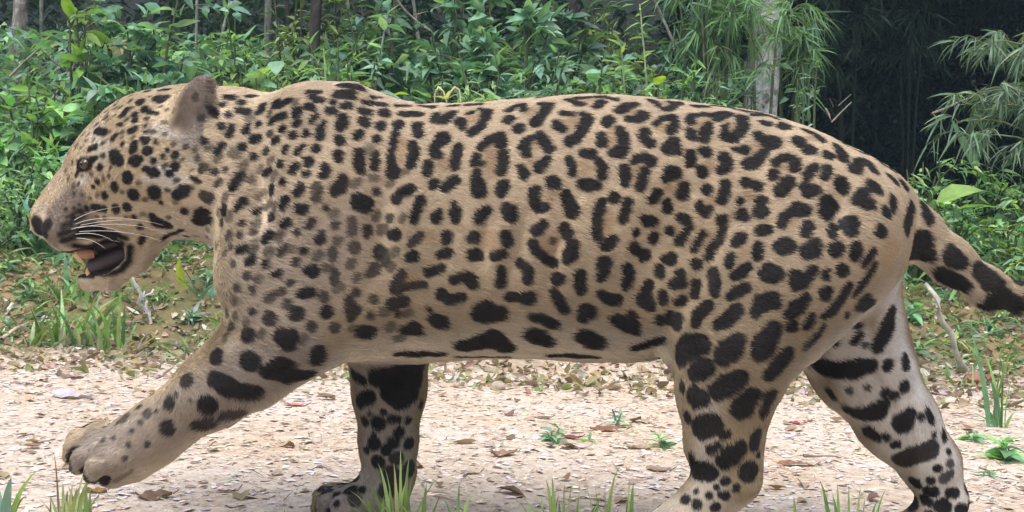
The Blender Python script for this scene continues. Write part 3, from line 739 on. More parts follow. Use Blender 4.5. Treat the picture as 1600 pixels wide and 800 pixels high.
def noise(scale, detail=6, rough=.6, dist=0.0, vec=None, nt_=None):
    n_ = N(nt_ or nt, 'ShaderNodeTexNoise'); n_.inputs['Scale'].default_value = scale; n_.inputs['Detail'].default_value = detail
    n_.inputs['Roughness'].default_value = rough; n_.inputs['Distortion'].default_value = dist
    if vec is not None: (nt_ or nt).links.new(vec, n_.inputs['Vector'])
    return n_.outputs['Fac']
def ramp(fac, stops, nt_=None):
    r = N(nt_ or nt, 'ShaderNodeValToRGB'); (nt_ or nt).links.new(fac, r.inputs[0]); e = r.color_ramp.elements
    e[0].position, e[0].color = stops[0][0], (*stops[0][1], 1); e[1].position, e[1].color = stops[-1][0], (*stops[-1][1], 1)
    for p_, c_ in stops[1:-1]: q = e.new(p_); q.color = (*c_, 1)
    return r.outputs[0]
def mixc(fac, a_, b_, nt_=None, mode='MIX'):
    m_ = N(nt_ or nt, 'ShaderNodeMix', data_type='RGBA', blend_type=mode); l = (nt_ or nt).links
    for sock, v in ((m_.inputs[0], fac), (m_.inputs[6], a_), (m_.inputs[7], b_)):
        if hasattr(v, 'is_output') or hasattr(v, 'links'): l.new(v, sock)
        elif isinstance(v, tuple): sock.default_value = (*v, 1)
        else: sock.default_value = v
    return m_.outputs[2]
pos = geo.outputs['Position']
c1 = ramp(noise(2.2, 5, .6, .4, pos), [(.30,(.64,.50,.36)), (.45,(.70,.61,.51)), (.60,(.76,.70,.64)), (.75,(.71,.66,.63))])
c2 = ramp(noise(38, 8, .75, .6, pos), [(.30,(.30,.22,.17)), (.44,(.62,.52,.44)), (.60,(.82,.76,.70)), (.8,(.95,.92,.88))])
road_c = mixc(.75, c1, c2, mode='MULTIPLY'); road_c = mixc(.18, road_c, c2)
soil = ramp(noise(9, 8, .7, .5, pos), [(.30,(.12,.085,.05)), (.5,(.27,.19,.11)), (.68,(.40,.29,.17)), (.8,(.22,.18,.10))])
soil = mixc(ramp(noise(1.1, 4, .6, .3, pos), [(.45,(0,0,0)), (.60,(.8,.8,.8))]), soil, (.13,.13,.06))
sep = N(nt, 'ShaderNodeSeparateXYZ'); nt.links.new(pos, sep.inputs[0])
ad = N(nt, 'ShaderNodeMath', operation='MULTIPLY_ADD'); nt.links.new(noise(2.5, 4, .6, 0, pos), ad.inputs[0]); ad.inputs[1].default_value = .55; nt.links.new(sep.outputs[1], ad.inputs[2])
mr = N(nt, 'ShaderNodeMapRange'); nt.links.new(ad.outputs[0], mr.inputs[0]); mr.inputs[1].default_value = 2.10; mr.inputs[2].default_value = 2.40
cfin = mixc(mr.outputs[0], road_c, soil)
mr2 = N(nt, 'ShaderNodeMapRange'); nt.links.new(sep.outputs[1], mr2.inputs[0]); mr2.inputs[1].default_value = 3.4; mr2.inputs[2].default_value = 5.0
cfin = mixc(mr2.outputs[0], cfin, (.012,.014,.009))  # ground goes near black further back: the wood's shade as colour
nt.links.new(cfin, b.inputs['Base Color']); b.inputs['Roughness'].default_value = .95; b.inputs['Specular IOR Level'].default_value = .1
bp = N(nt, 'ShaderNodeBump'); bp.inputs['Strength'].default_value = .8; bp.inputs['Distance'].default_value = .010
nt.links.new(noise(70, 6, .75, .4, pos), bp.inputs['Height']); nt.links.new(bp.outputs[0], b.inputs['Normal'])
xs_g = spaced(-60, -2.6, 2.6, 60, .014); ys_g = spaced(-25, -.35, 3.4, 60, .014)
gmesh = grid_mesh('dirt_ground', xs_g, ys_g)
ground = link('ground', gmesh, mg); tag(ground, 'pale dirt track and the brown forest bank beyond it', kind='structure')
print('ground', len(gmesh.polygons), time.time()-T0)
def on_ground(px, py, it=30):
    """where a photo position meets the ground"""
    D = 1.6
    best = None
    for D in np.arange(1.7, 12, .01):
        v = P(px, py, D)
        if v.z <= gz(v.x, v.y): return v.x, v.y, gz(v.x, v.y)
    return v.x, v.y, gz(v.x, v.y)

# ================================================================ leaves
ROOT = {}
def leaf_mat(name, gloss=.52, trans=.35):
    m, nt, b = new_mat(name)
    at = N(nt, 'ShaderNodeAttribute', attribute_name='tint'); g = N(nt, 'ShaderNodeNewGeometry')
    v = N(nt, 'ShaderNodeTexNoise'); v.inputs['Scale'].default_value = 25; v.inputs['Detail'].default_value = 3
    nt.links.new(g.outputs['Position'], v.inputs['Vector'])
    r = N(nt, 'ShaderNodeMapRange'); nt.links.new(v.outputs['Fac'], r.inputs[0]); r.inputs[1].default_value = .3; r.inputs[2].default_value = .7; r.inputs[3].default_value = .72; r.inputs[4].default_value = 1.22
    mu = N(nt, 'ShaderNodeVectorMath', operation='SCALE'); nt.links.new(at.outputs['Color'], mu.inputs[0]); nt.links.new(r.outputs[0], mu.inputs['Scale'])
    nt.links.new(mu.outputs[0], b.inputs['Base Color']); b.inputs['Roughness'].default_value = gloss; b.inputs['Specular IOR Level'].default_value = .38
    tr = N(nt, 'ShaderNodeBsdfTranslucent'); sc_ = N(nt, 'ShaderNodeVectorMath', operation='MULTIPLY'); nt.links.new(mu.outputs[0], sc_.inputs[0]); sc_.inputs[1].default_value = (1.5, 1.6, .6)
    nt.links.new(sc_.outputs[0], tr.inputs['Color'])
    mx = N(nt, 'ShaderNodeMixShader'); mx.inputs[0].default_value = trans; out = nt.nodes['Material Output']
    nt.links.new(b.outputs[0], mx.inputs[1]); nt.links.new(tr.outputs[0], mx.inputs[2]); nt.links.new(mx.outputs[0], out.inputs[0])
    return m
mleaf = leaf_mat('leaf'); mdead = leaf_mat('dead_leaf', .8, .12); mgrass = leaf_mat('grass_blade', .45, .3)
def tinted(name, rough=.8, scale=30, lo=.6, hi=1.3, bump=.4):
    m, nt, b = new_mat(name)
    at = N(nt, 'ShaderNodeAttribute', attribute_name='tint'); g = N(nt, 'ShaderNodeTexCoord')
    v = N(nt, 'ShaderNodeTexNoise'); v.inputs['Scale'].default_value = scale; v.inputs['Detail'].default_value = 6; nt.links.new(g.outputs['Object'], v.inputs['Vector'])
    r = N(nt, 'ShaderNodeMapRange'); nt.links.new(v.outputs['Fac'], r.inputs[0]); r.inputs[1].default_value = .3; r.inputs[2].default_value = .7; r.inputs[3].default_value = lo; r.inputs[4].default_value = hi
    mu = N(nt, 'ShaderNodeVectorMath', operation='SCALE'); nt.links.new(at.outputs['Color'], mu.inputs[0]); nt.links.new(r.outputs[0], mu.inputs['Scale'])
    nt.links.new(mu.outputs[0], b.inputs['Base Color']); b.inputs['Roughness'].default_value = rough; b.inputs['Specular IOR Level'].default_value = .2
    bp = N(nt, 'ShaderNodeBump'); bp.inputs['Strength'].default_value = bump; bp.inputs['Distance'].default_value = .01; nt.links.new(v.outputs['Fac'], bp.inputs['Height']); nt.links.new(bp.outputs[0], b.inputs['Normal'])
    return m
mstem = tinted('stem'); mchip = tinted('litter', .9, 60, .8, 1.15, .2)
PROF = {'lance': [(.0,.02),(.25,.62),(.5,.50),(.78,.26),(1,.0)], 'ovate': [(.0,.04),(.22,.80),(.48,.98),(.78,.55),(1,.0)],
        'blade': [(.0,.55),(.25,.60),(.55,.52),(.82,.28),(1,.0)], 'bamboo': [(.0,.05),(.18,.55),(.5,.46),(.8,.22),(1,0)],
        'chip': [(0,.30),(.35,.55),(.7,.42),(1,.12)], 'small': [(0,.03),(.42,.62),(1,0)]}
def leaves(pos, dr, nrm, L, W, droop, col, kind='lance', fold=.25, wave=0.0):
    """many leaves at once: base point, direction, face normal, length, width, droop, colour"""
    pr = PROF[kind]; n = len(pos); m = len(pr)
    dr = dr/np.linalg.norm(dr, axis=1, keepdims=True); sd = np.cross(dr, nrm); sd /= np.linalg.norm(sd, axis=1, keepdims=True)+1e-9
    up = np.cross(sd, dr); V = np.zeros((n, m, 3, 3)); 
    ph = rng.random(n)*6.28
    for i, (t, w) in enumerate(pr):
        c = pos+dr*(L*t)[:,None]+np.array([0,0,-1.0])*(droop*L*t*t)[:,None]+up*(wave*L*np.sin(ph+t*5))[:,None]
        hw_ = (W*w)[:,None]; k = up*hw_*fold
        V[:, i, 0] = c-sd*hw_+k; V[:, i, 1] = c; V[:, i, 2] = c+sd*hw_+k
    V = V.reshape(n, m*3, 3); F = []
    for i in range(m-1):
        for j in (0, 1): F.append((i*3+j, i*3+j+1, (i+1)*3+j+1, (i+1)*3+j))
    F = (np.array(F)[None]+(np.arange(n)*m*3)[:,None,None]).reshape(-1, 4)
    C = np.repeat(col, m*3, axis=0)
    return V.reshape(-1, 3), F, C
class Acc:
    def __init__(s): s.V=[]; s.F=[]; s.C=[]; s.n=0
    def add(s, V, F, C):
        V = np.asarray(V, float); F = np.asarray(F); C = np.asarray(C, float)
        if C.ndim == 1: C = np.tile(C, (len(V), 1))
        s.V.append(V); s.F.append(F+s.n); s.C.append(C); s.n += len(V)
    def mesh(s, name):
        me = mesh_np(name, np.concatenate(s.V), np.concatenate(s.F)); set_attr(me, 'tint', np.concatenate(s.C)); return me
def rdir(n, zlo=-.3, zhi=.8):
    a = rng.random(n)*2*np.pi; z = zlo+(zhi-zlo)*rng.random(n); r = np.sqrt(np.maximum(0, 1-z*z)); return np.stack([r*np.cos(a), r*np.sin(a), z], 1)
GREENS = np.array([(.105,.200,.105), (.130,.245,.120), (.165,.295,.125), (.095,.185,.125), (.135,.230,.165), (.205,.330,.130), (.075,.145,.090)])
BRIGHT = np.array([(.22,.38,.15), (.27,.43,.16), (.18,.35,.17), (.31,.44,.17), (.18,.31,.19)])
TEAL = np.array([(.140,.250,.190), (.170,.290,.220), (.105,.205,.155), (.205,.320,.245), (.120,.225,.145)])
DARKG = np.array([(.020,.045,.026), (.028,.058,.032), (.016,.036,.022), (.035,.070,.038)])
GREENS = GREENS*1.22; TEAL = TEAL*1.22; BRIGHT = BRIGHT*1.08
def pickc(pal, n, j=.18): return pal[rng.integers(0, len(pal), n)]*(1+j*rng.normal(size=(n,1)))*(1+.06*rng.normal(size=(n,3)))
LEAFMESH = {}
def leaf_mesh(kind, pal_name, pal, v, fold=.25, droop=.3, wave=.02, wl=.22):
    """a shared single-leaf mesh, 1 m long along +X, to be scaled"""
    key = (kind, pal_name, v, droop, wl)
    if key not in LEAFMESH:
        V, F, C = leaves(np.zeros((1,3)), np.array([[1.,0,0]]), np.array([[0,0,1.]]), np.array([1.]), np.array([wl]), np.array([droop]), pickc(pal, 1), kind, fold, wave)
        me = mesh_np('leaf', V, F); set_attr(me, 'tint', C); me.materials.append(mdead if 'dead' in pal_name else mleaf); LEAFMESH[key] = me
    return LEAFMESH[key]
def put_leaf(parent, me, pos, dr, roll, size, name='leaf'):
    o = bpy.data.objects.new(name, me); COL.objects.link(o); o.parent = parent
    q = Vector(dr).to_track_quat('X', 'Z'); o.rotation_mode = 'QUATERNION'
    from mathutils import Quaternion
    o.rotation_quaternion = q @ Quaternion((1,0,0), roll); o.location = Vector(pos); o.scale = (size,)*3
    return o
def stem_obj(parent, paths, name='stem', col=(.09,.12,.05), mat=None, seg=5):
    A = Acc()
    for pts, rads in paths: V, F = tube(pts, rads, seg); A.add(V, F, np.array(col))
    return link(name, A.mesh(name), mat or mstem, parent)
# ================================================================ the track: chips, fallen leaves, twigs
def grounded(n, x0, x1, y0, y1, dens=None):
    x = x0+(x1-x0)*rng.random(n); y = y0+(y1-y0)*rng.random(n); 
    return np.stack([x, y, ground_z(x, y)], 1)
CHIP = np.array([(.68,.60,.53), (.70,.63,.57), (.66,.58,.50), (.63,.55,.48), (.71,.65,.61), (.68,.61,.57), (.56,.48,.41), (.74,.69,.65), (.34,.27,.22), (.48,.42,.39)])
A = Acc()
def ff(n, D1=2.0, D2=4.2): # more pieces further away, where the view grazes
    D = D1+(D2-D1)*rng.random(n)**.8; px = -420+2440*rng.random(n); return (px-800)*D/FPX, D-2
n = 36000; x, y = ff(n); p = np.stack([x, y, ground_z(x, y)+.001], 1)
d = rdir(n, -.04, .07); nn_ = rdir(n, .93, 1.0)
sz = .004+.018*rng.random(n)**3.0
pat = smooth01((vnoise(p, 1.6, 301)*.6+vnoise(p, 5, 302)*.4-.42)/.16)[:,None]; pat2 = smooth01((vnoise(p, 2.1, 303)-.55)/.15)[:,None]
chc = pickc(CHIP, n, .06)*(1-pat*np.array([.02,.10,.22]))*(1-pat2*np.array([.12,.10,.03]))
V, F, C = leaves(p, d, nn_, sz, sz*(.25+.45*rng.random(n)), np.zeros(n), chc, 'chip', .25); A.add(V, F, C)
n = 5000; x, y = ff(n, 1.7); p = np.stack([x, y, ground_z(x, y)+.003], 1)
V, F, C = leaves(p, rdir(n, -.06, .10), rdir(n, .8, 1.0), .015+.045*rng.random(n)**2, .0012+.0012*rng.random(n), .1*rng.normal(size=n), pickc(np.array([(.30,.23,.17), (.48,.40,.32), (.20,.15,.12), (.58,.50,.42), (.36,.24,.18)]), n, .1), 'blade', .4); A.add(V, F, C)
chips = link('litter_chips', A.mesh('litter_chips'), mchip); tag(chips, 'small pale chips and crumbled leaf bits strewn over the dirt track', 'litter', kind='stuff')
A2 = Acc(); n = 170; x, y = ff(n, 2.0, 4.0); p = np.stack([x, y, ground_z(x, y)+.004], 1)
V, F, C = leaves(p, rdir(n, -.05, .08), rdir(n, .85, 1.0), .018+.035*rng.random(n), .006+.012*rng.random(n), .15*rng.normal(size=n), pickc(np.array([(.26,.17,.11), (.36,.26,.18), (.18,.12,.09), (.42,.33,.27)]), n, .12), 'ovate', .5, .06); A2.add(V, F, C)
bits = link('leaf_bits', A2.mesh('leaf_bits'), mdead); tag(bits, 'small torn brown leaves scattered thinly over the track', 'leaf litter', kind='stuff')
# leaf litter on the bank
LIT = np.array([(.30,.23,.16), (.38,.31,.23), (.22,.16,.11), (.46,.40,.33), (.42,.36,.33), (.31,.25,.16), (.16,.12,.09), (.52,.47,.42), (.30,.27,.13), (.20,.24,.10)])
A = Acc(); n = 16000; y = 1.50+2.1*rng.random(n)**.8; D = y+2; x = (-1250+2500*rng.random(n))*D/FPX; p = np.stack([x, y, ground_z(x, y)+.004], 1)
V, F, C = leaves(p, rdir(n, -.25, .45), rdir(n, .3, 1), .014+.040*rng.random(n)**1.8, .005+.009*rng.random(n), .2*rng.normal(size=n), pickc(LIT, n, .15), 'ovate', .5, .05); A.add(V, F, C)
lit = link('leaf_litter', A.mesh('leaf_litter'), mdead); tag(lit, 'brown and grey dead leaves littering the foot of the bank', 'leaf litter', kind='stuff')
# dead leaves one can point at: px, py, length px, width ratio, heading, colour, words
DL = [
 (240,778,62,.55,20,(.20,.13,.09),'crumpled dark brown dead leaf lying below the raised forepaw',.6),
 (356,770,36,.22,15,(.17,.11,.08),'narrow brown dead leaf right of the crumpled one below the paw',.2),
 (150,770,40,.55,-10,(.20,.12,.05),'curled yellow brown dead leaf among the grass at bottom left',.5),
 (112,622,74,.40,-8,(.42,.38,.44),'grey lilac dead leaf with a dark folded end left of the forepaw',.4),
 (35,600,40,.25,0,(.26,.20,.18),'small flat grey brown leaf at the far left of the track',.1),
 (112,592,40,.35,10,(.20,.14,.12),'dark brown curled leaf on the track below the left grass tuft',.4),
 (787,712,50,.45,25,(.26,.16,.12),'reddish brown folded dead leaf on the track below the belly',.6),
 (735,742,34,.35,-5,(.30,.23,.19),'flat greyish brown dead leaf near the grass between the legs',.2),
 (950,674,60,.28,4,(.24,.12,.08),'long russet dead leaf beside the pale seedlings under the belly',.3),
 (893,686,34,.40,-8,(.16,.06,.06),'dark wine red dead leaf beside the low seedling',.4),
 (903,700,40,.50,5,(.55,.42,.42),'pale pink dead leaf beside the low seedling',.2),
 (845,655,36,.18,-6,(.16,.12,.10),'thin dark curled leaf on the pale track under the belly',.3),
 (1244,730,62,.26,-3,(.24,.13,.08),'long chestnut brown dead leaf between the hind legs',.3),
 (1246,663,30,.35,-6,(.28,.05,.05),'small crimson dead leaf between the hind legs',.3),
 (1030,735,44,.45,-20,(.28,.20,.16),'brown dead leaf just left of the near hind leg',.4),
 (462,636,40,.30,-6,(.42,.16,.14),'pinkish red dead leaf behind the raised foreleg',.2),
 (1468,617,46,.45,-25,(.42,.34,.38),'lilac grey dead leaf at the foot of the bank near the hind leg',.4),
 (1530,596,52,.60,10,(.30,.15,.10),'rust brown curled dead leaf at the foot of the right bank',.8),
 (1000,702,46,.30,5,(.34,.25,.18),'light brown dead leaf on the track left of the near hind leg',.3),
]
def crumpled(L_, W_, curl, col, seed):
    nu, nv = 15, 9; V = []; 
    for i in range(nu):
        t = i/(nu-1); w = W_*(math.sin(math.pi*min(1, t*.98+.02)**.8)**.8)*(1+.12*math.sin(t*23+seed))
        for j in range(nv):
            s_ = j/(nv-1)*2-1; V.append((L_*(t-.5)*(1-.15*curl), w*s_*(1-.35*curl*abs(s_)), 0))
    V = np.array(V); q = V/L_+seed*.37; s_ = np.tile(np.linspace(-1, 1, nv), nu); t = np.repeat(np.linspace(0, 1, nu), nv)
    V[:,2] = L_*(.02+curl*(.16*np.abs(s_)**1.5*W_/L_*2.2+.20*(t-.45)**2*2)+curl*.30*(vnoise(q, 4.0, seed)-.4)+(.05+.10*curl)*(vnoise(q, 11, seed+1)-.5)-.02*(1-np.abs(s_)))
    V[:,2] -= np.percentile(V[:,2], 12)
    F = [(i*nv+j, i*nv+j+1, (i+1)*nv+j+1, (i+1)*nv+j) for i in range(nu-1) for j in range(nv-1)]
    C = np.tile(np.array(col), (len(V), 1))*(.75+.5*vnoise(q, 14, seed+2))[:,None]
    return V, np.array(F), C
for px, py, lp, wr, hd_, col, lab, curl in DL:
    X, Y, Z = on_ground(px, py); D = Y+2; L_ = lp*D/FPX; a_ = math.radians(hd_)
    V, F, C = crumpled(L_, L_*wr*.62, curl, col, int(px))
    me = mesh_np('dead_leaf', V, F); set_attr(me, 'tint', C)
    o = link('dead_leaf', me, mdead, None, (X, Y, Z+.002), (0.25*curl, 0.05, a_)); tag(o, lab, 'dead leaf', 'dead leaves on the track')
    # a petiole
    V, F = tube([(L_*.48, 0, .004), (L_*.62, .004, .010)], [.0012, .0008], 4); me2 = mesh_np('leaf_stalk', V, F); set_attr(me2, 'tint', np.tile(np.array(col)*.7, (len(V), 1))); link('leaf_stalk', me2, mstem, o)
# stones
for px, py, sp, col, lab in ((778,611,13,(.36,.30,.24),'small grey brown stone standing on the pale track'),
                             (225,652,14,(.30,.25,.16),'tiny olive stone on the track above the raised forepaw')):
    X, Y, Z = on_ground(px, py); R = sp*(Y+2)/FPX; V, F = ball((0,0,0), (R, R*.8, R*.75), 14, 9); V = V*(1+.35*(vnoise(V+X, 60, 91)-.5)[:,None]+.2*(vnoise(V+X, 140, 92)-.5)[:,None])
    me = mesh_np('stone', V, F); set_attr(me, 'tint', np.tile(col, (len(V), 1))); tag(link('stone', me, mchip, None, (X, Y, Z+R*.35)), lab, 'stone')
# sticks and stalks: list of pixel points with distance
def stick(pts, D0, r0, r1, col, lab, cat='stick', base=None, name='stick', twigs=()):
    q = [np.array(P(px, py, D0+dd)) for px, py, dd in pts]; me_pts = []
    for i in range(len(q)-1):
        for t in (0, .5): me_pts.append(q[i]*(1-t)+q[i+1]*t)
    me_pts.append(q[-1]); me_pts = np.array(me_pts); n_ = len(me_pts); me_pts[1:-1] += rng.normal(size=(n_-2, 3))*r0*.5
    o0 = me_pts[0].copy()
    V, F = tube(me_pts-o0, np.linspace(r0, r1, n_), 6); A = Acc(); A.add(V, F, np.array(col))
    for tw in twigs:
        a_ = np.array([np.array(P(px, py, D0+dd)) for px, py, dd in tw]); V, F = tube(a_-o0, np.linspace(r0*.5, r1*.5, len(a_)), 5); A.add(V, F, np.array(col))
    o = link(name, A.mesh(name), mstem, None, tuple(o0)); tag(o, lab, cat); return o
def gD(px, py): return on_ground(px, py)[1]+2
D = gD(228,492); stick([(228,492,0),(222,470,-.02),(212,448,-.03),(206,428,-.03)], D, .010, .004, (.55,.52,.50), 'short pale dead stalk standing below the jaguar jaw', twigs=[[(222,470,-.02),(226,455,0)]])
D = gD(236,506); stick([(236,506,0),(231,480,0),(228,462,0),(240,452,.02)], D, .006, .004, (.50,.45,.46), 'forked greyish dead stalk to the right of the pale one')
D = gD(10,500); stick([(8,520,-.06),(14,498,-.03),(20,474,-.02)], D, .009, .007, (.62,.58,.54), 'broken white stick poking up at the far left of the bank')
D = gD(20,540); stick([(2,530,0),(45,505,.15)], D, .007, .005, (.45,.38,.30), 'thin brown stick lying on the bank at far left')
D = gD(1290,714); stick([(1255,712,0),(1290,714,0),(1315,716,0)], D, .005, .003, (.16,.13,.11), 'straight dark twig lying on the track between the hind legs')
stick([(1290,724,0),(1330,729,0)], gD(1300,726), .006, .003, (.22,.18,.15), 'second dark twig lying just right of the straight one')
stick([(30,731,0),(52,730,0)], gD(40,731), .004, .003, (.14,.11,.09), 'tiny dark twig on the track at far left bottom')
stick([(183,548,0),(215,538,.1),(240,545,.05)], gD(200,548), .006, .004, (.18,.14,.12), 'dark twig lying at the edge of the track left of the chest')
D = gD(1508,578); stick([(1510,580,0),(1492,545,-.05),(1478,505,-.08),(1464,470,-.08),(1446,444,-.02)], D, .012, .008, (.36,.36,.30), 'leaning pale bare stem below the tail on the bank', 'stem', name='bare_stem')

# ================================================================ grass
def grass_tuft(px, py, n, spread, h0, h1, w, pal, lab, group=None, lean=.45, D=None, tips=None, name='grass_tuft'):
    if D is None: X, Y, Z = on_ground(px, py)
    else: v = P(px, py, D); X, Y = v.x, v.y; Z = gz(X, Y)
    D_ = Y+2; g = empty(name, (X, Y, Z)); tag(g, lab, 'grass', group)
    sc_ = D_/FPX
    for i in range(n):
        a_ = rng.random()*6.28; bx, by = (rng.random()-.5)*spread*sc_, (rng.random()-.5)*min(spread, 60)*sc_*.7
        bz = gz(X+bx, Y+by)-Z-.004
        H = (h0+(h1-h0)*rng.random())*sc_; ln = lean*(.3+rng.random())
        if tips is not None and i < len(tips):
            tx, ty, bx0 = tips[i]; T = np.array(P(tx, ty, D_+rng.normal()*.01)); bx = (bx0-800)*sc_-X; by = 0; bz = gz(X+bx, Y)-Z-.004
            dx, dy, H = T[0]-X-bx, T[1]-Y, T[2]-Z-bz
            pts = [np.array([bx+dx*(t**1.7), by+dy*t, bz+H*(1-(1-t)**1.25)]) for t in np.linspace(0, 1, 7)]
        else:
            dx, dy = math.cos(a_)*ln*H, math.sin(a_)*ln*H*.8
            dp = .25*rng.random()*ln*2
            pts = [np.array([bx+dx*t**1.6, by+dy*t**1.6, bz+H*(t-dp*t*t)]) for t in np.linspace(0, 1, 7)]
        pts = np.array(pts); W_ = w*sc_*(.6+.8*rng.random()); sd = np.array([math.cos(a_+1.3), math.sin(a_+1.3)*.6, 0]); sd[0] = abs(sd[0])*.6+.4; sd /= np.linalg.norm(sd)
        V = []; F = []
        for k, p_ in enumerate(pts):
            t = k/6; ww = W_*.5*(1-t**2.2)*(.7+.6*min(1, t*4)*(1-.3*t))
            V += [p_-sd*ww, p_+np.array([0, .25*ww, 0]), p_+sd*ww]
        for k in range(6):
            for j in (0, 1): F.append((k*3+j, k*3+j+1, k*3+4+j, k*3+3+j))
        me = mesh_np('blade', V, F); set_attr(me, 'tint', np.tile(pickc(pal, 1, .12), (len(V), 1))); link('blade', me, mgrass, g)
    return g
GR = np.array([(.15,.24,.08), (.20,.30,.10), (.12,.20,.07), (.26,.34,.14), (.30,.34,.18)])
GB = np.array([(.22,.36,.12), (.15,.30,.11), (.28,.42,.16), (.12,.26,.13)])
grass_tuft(622, 850, 30, 90, 70, 130, 6.5, GR, 'pale green grass tuft rising in front of the planted far forepaw', D=1.93, lean=.6,
   tips=[(545,765,600),(560,780,605),(590,722,612),(600,728,618),(615,722,622),(626,700,626),(640,712,630),(648,735,632),(570,745,606),(690,742,640),(655,775,636),(634,752,622),(580,790,600),(608,752,610)])
grass_tuft(715, 850, 12, 50, 60, 90, 8, GB, 'short grass tuft with one broad blade right of the far forepaw', D=1.93, tips=[(693,778,712),(718,752,715),(738,765,720),(700,790,712),(730,780,718)])
grass_tuft(880, 845, 34, 80, 60, 105, 7, GR, 'denser left clump of the grass row under the belly', D=1.93, tips=[(853,748,866),(862,742,868),(882,752,880),(892,756,888),(905,770,900),(856,770,868),(873,778,876)])
grass_tuft(960, 845, 28, 80, 60, 105, 6, GR, 'sparser right clump of the grass row under the belly', D=1.93, tips=[(930,758,936),(965,732,945),(945,770,948),(985,745,978),(990,752,985),(955,765,950),(982,770,976)])
grass_tuft(1335, 840, 26, 120, 60, 95, 6, GB, 'thin green grass tuft below the gap between the hind legs', D=1.93, tips=[(1280,748,1300),(1308,752,1312),(1326,756,1328),(1345,758,1338),(1385,762,1360),(1240,775,1245),(1300,770,1312),(1352,775,1345),(1372,780,1352)])
grass_tuft(110, 830, 22, 60, 40, 85, 7, np.array([(.32,.38,.18),(.40,.42,.26),(.22,.30,.12)]), 'dry yellow green grass tuft at the bottom left below the forepaw', D=1.97,
   tips=[(138,722,116),(145,740,118),(114,755,106),(98,752,100),(124,760,112),(106,765,102),(90,770,96)])
grass_tuft(12, 830, 2, 10, 40, 60, 17, np.array([(.22,.36,.34)]), 'broad bluish green blade at the bottom left corner', D=1.95, tips=[(18,744,6),(-6,752,-4)], name='broad_blade')
grass_tuft(20, 835, 2, 10, 40, 60, 10, np.array([(.20,.30,.08)]), 'leaning olive green blade right of the bluish blade', D=1.97, tips=[(62,732,14),(40,775,10)], name='olive_blade')
grass_tuft(84, 835, 2, 10, 40, 60, 3, np.array([(.20,.17,.12)]), 'single dry grass stalk beside the bottom left tuft', D=1.97, tips=[(84,705,92),(80,770,80)], name='grass_stalk')
grass_tuft(140, 540, 34, 110, 50, 125, 6, GB, 'large green grass tuft growing at the foot of the left bank', lean=.8)
grass_tuft(75, 540, 16, 60, 30, 80, 5, GR, 'small grass tuft left of the large one on the bank', lean=.8)
grass_tuft(150, 545, 26, 120, 20, 60, 4, np.array([(.46,.42,.34),(.38,.34,.28)]), 'dry straw coloured grass at the base of the large tuft', lean=1.0)
grass_tuft(130, 470, 20, 70, 40, 85, 6, GB, 'bright grass tuft below the open jaw', lean=.9)
grass_tuft(60, 395, 26, 90, 40, 80, 7, GB, 'arching grass tuft left of the muzzle', lean=1.0)
grass_tuft(210, 470, 16, 90, 30, 60, 5, GB, 'low grass tuft under the chin', lean=1.0)
grass_tuft(335, 470, 12, 60, 30, 70, 7, TEAL, 'bluish grass clump just left of the chest', lean=1.0)
grass_tuft(1562, 668, 12, 40, 90, 170, 6, GB, 'tall upright grass tuft at the right edge of the track', lean=.25, tips=[(1535,548,1562),(1546,590,1560),(1572,505,1566),(1568,560,1565),(1586,580,1570),(1500,640,1555),(1520,625,1556),(1590,640,1572)])
grass_tuft(1480, 600, 10, 90, 20, 50, 5, GR, 'low grass at the foot of the bare leaning stem', lean=1.4)

# ================================================================ small plants with leaves as parts
def herb(px, py, H, n, Lp, pal_name, pal, lab, kind='lance', group=None, wl=.22, D=None, lean=0.0, stems=1, droop=.35, top=0.0, cat='plant', name='herb', whorl=False):
    """leafy plant standing on the ground below a photo position: H and Lp in photo pixels"""
    if D is None: X, Y, Z = on_ground(px, py)
    else: v = P(px, py, D); X, Y = v.x, v.y; Z = gz(X, Y)
    sc_ = (Y+2)/FPX; g = empty(name, (X, Y, Z)); tag(g, lab, cat, group); paths = []
    if D is not None: H = (P(px, py-H, D).z-Z)/sc_
    for s_ in range(stems):
        a_ = rng.random()*6.28; off = np.array([math.cos(a_), math.sin(a_), 0])*(.25 if stems > 1 else 0)*rng.random()*min(H, 110)*sc_; h_ = H*sc_*(1-.35*rng.random()*(stems > 1))
        ld = np.array([lean+(.22*rng.normal() if stems > 1 else .05*rng.normal()), .12*rng.normal(), 0])
        path = [off+np.array([0,0,-.01])+ld*h_*t*t+np.array([0,0,h_*t]) for t in np.linspace(0, 1, 6)]
        paths.append((path, np.linspace(.004, .0015, 6)*(1+h_)))
        m_ = n//stems; t0 = top
        for k in range(m_):
            t = t0+(1-t0)*((k+.6)/m_)**(.75); i = min(4, int(t*5)); f = t*5-i; p_ = path[i]*(1-f)+path[i+1]*f
            ang = k*2.4+rng.random()*.6+s_; el = -.15+.9*t*rng.random()+.15
            d_ = np.array([math.cos(ang)*math.cos(el), math.sin(ang)*math.cos(el), math.sin(el)])
            size = Lp*sc_*(.65+.6*rng.random())*(1-.35*t)
            dz = round(droop*(.4+1.2*((k*7) % 3)/2), 2)
            put_leaf(g, leaf_mesh(kind, pal_name, pal, (k*5+s_*3) % 6, droop=dz, wl=wl), p_, d_, rng.normal()*.35, size)
    stem_obj(g, paths, col=tuple(pal.mean(0)*np.array([1.0,.75,.9])))
    return g
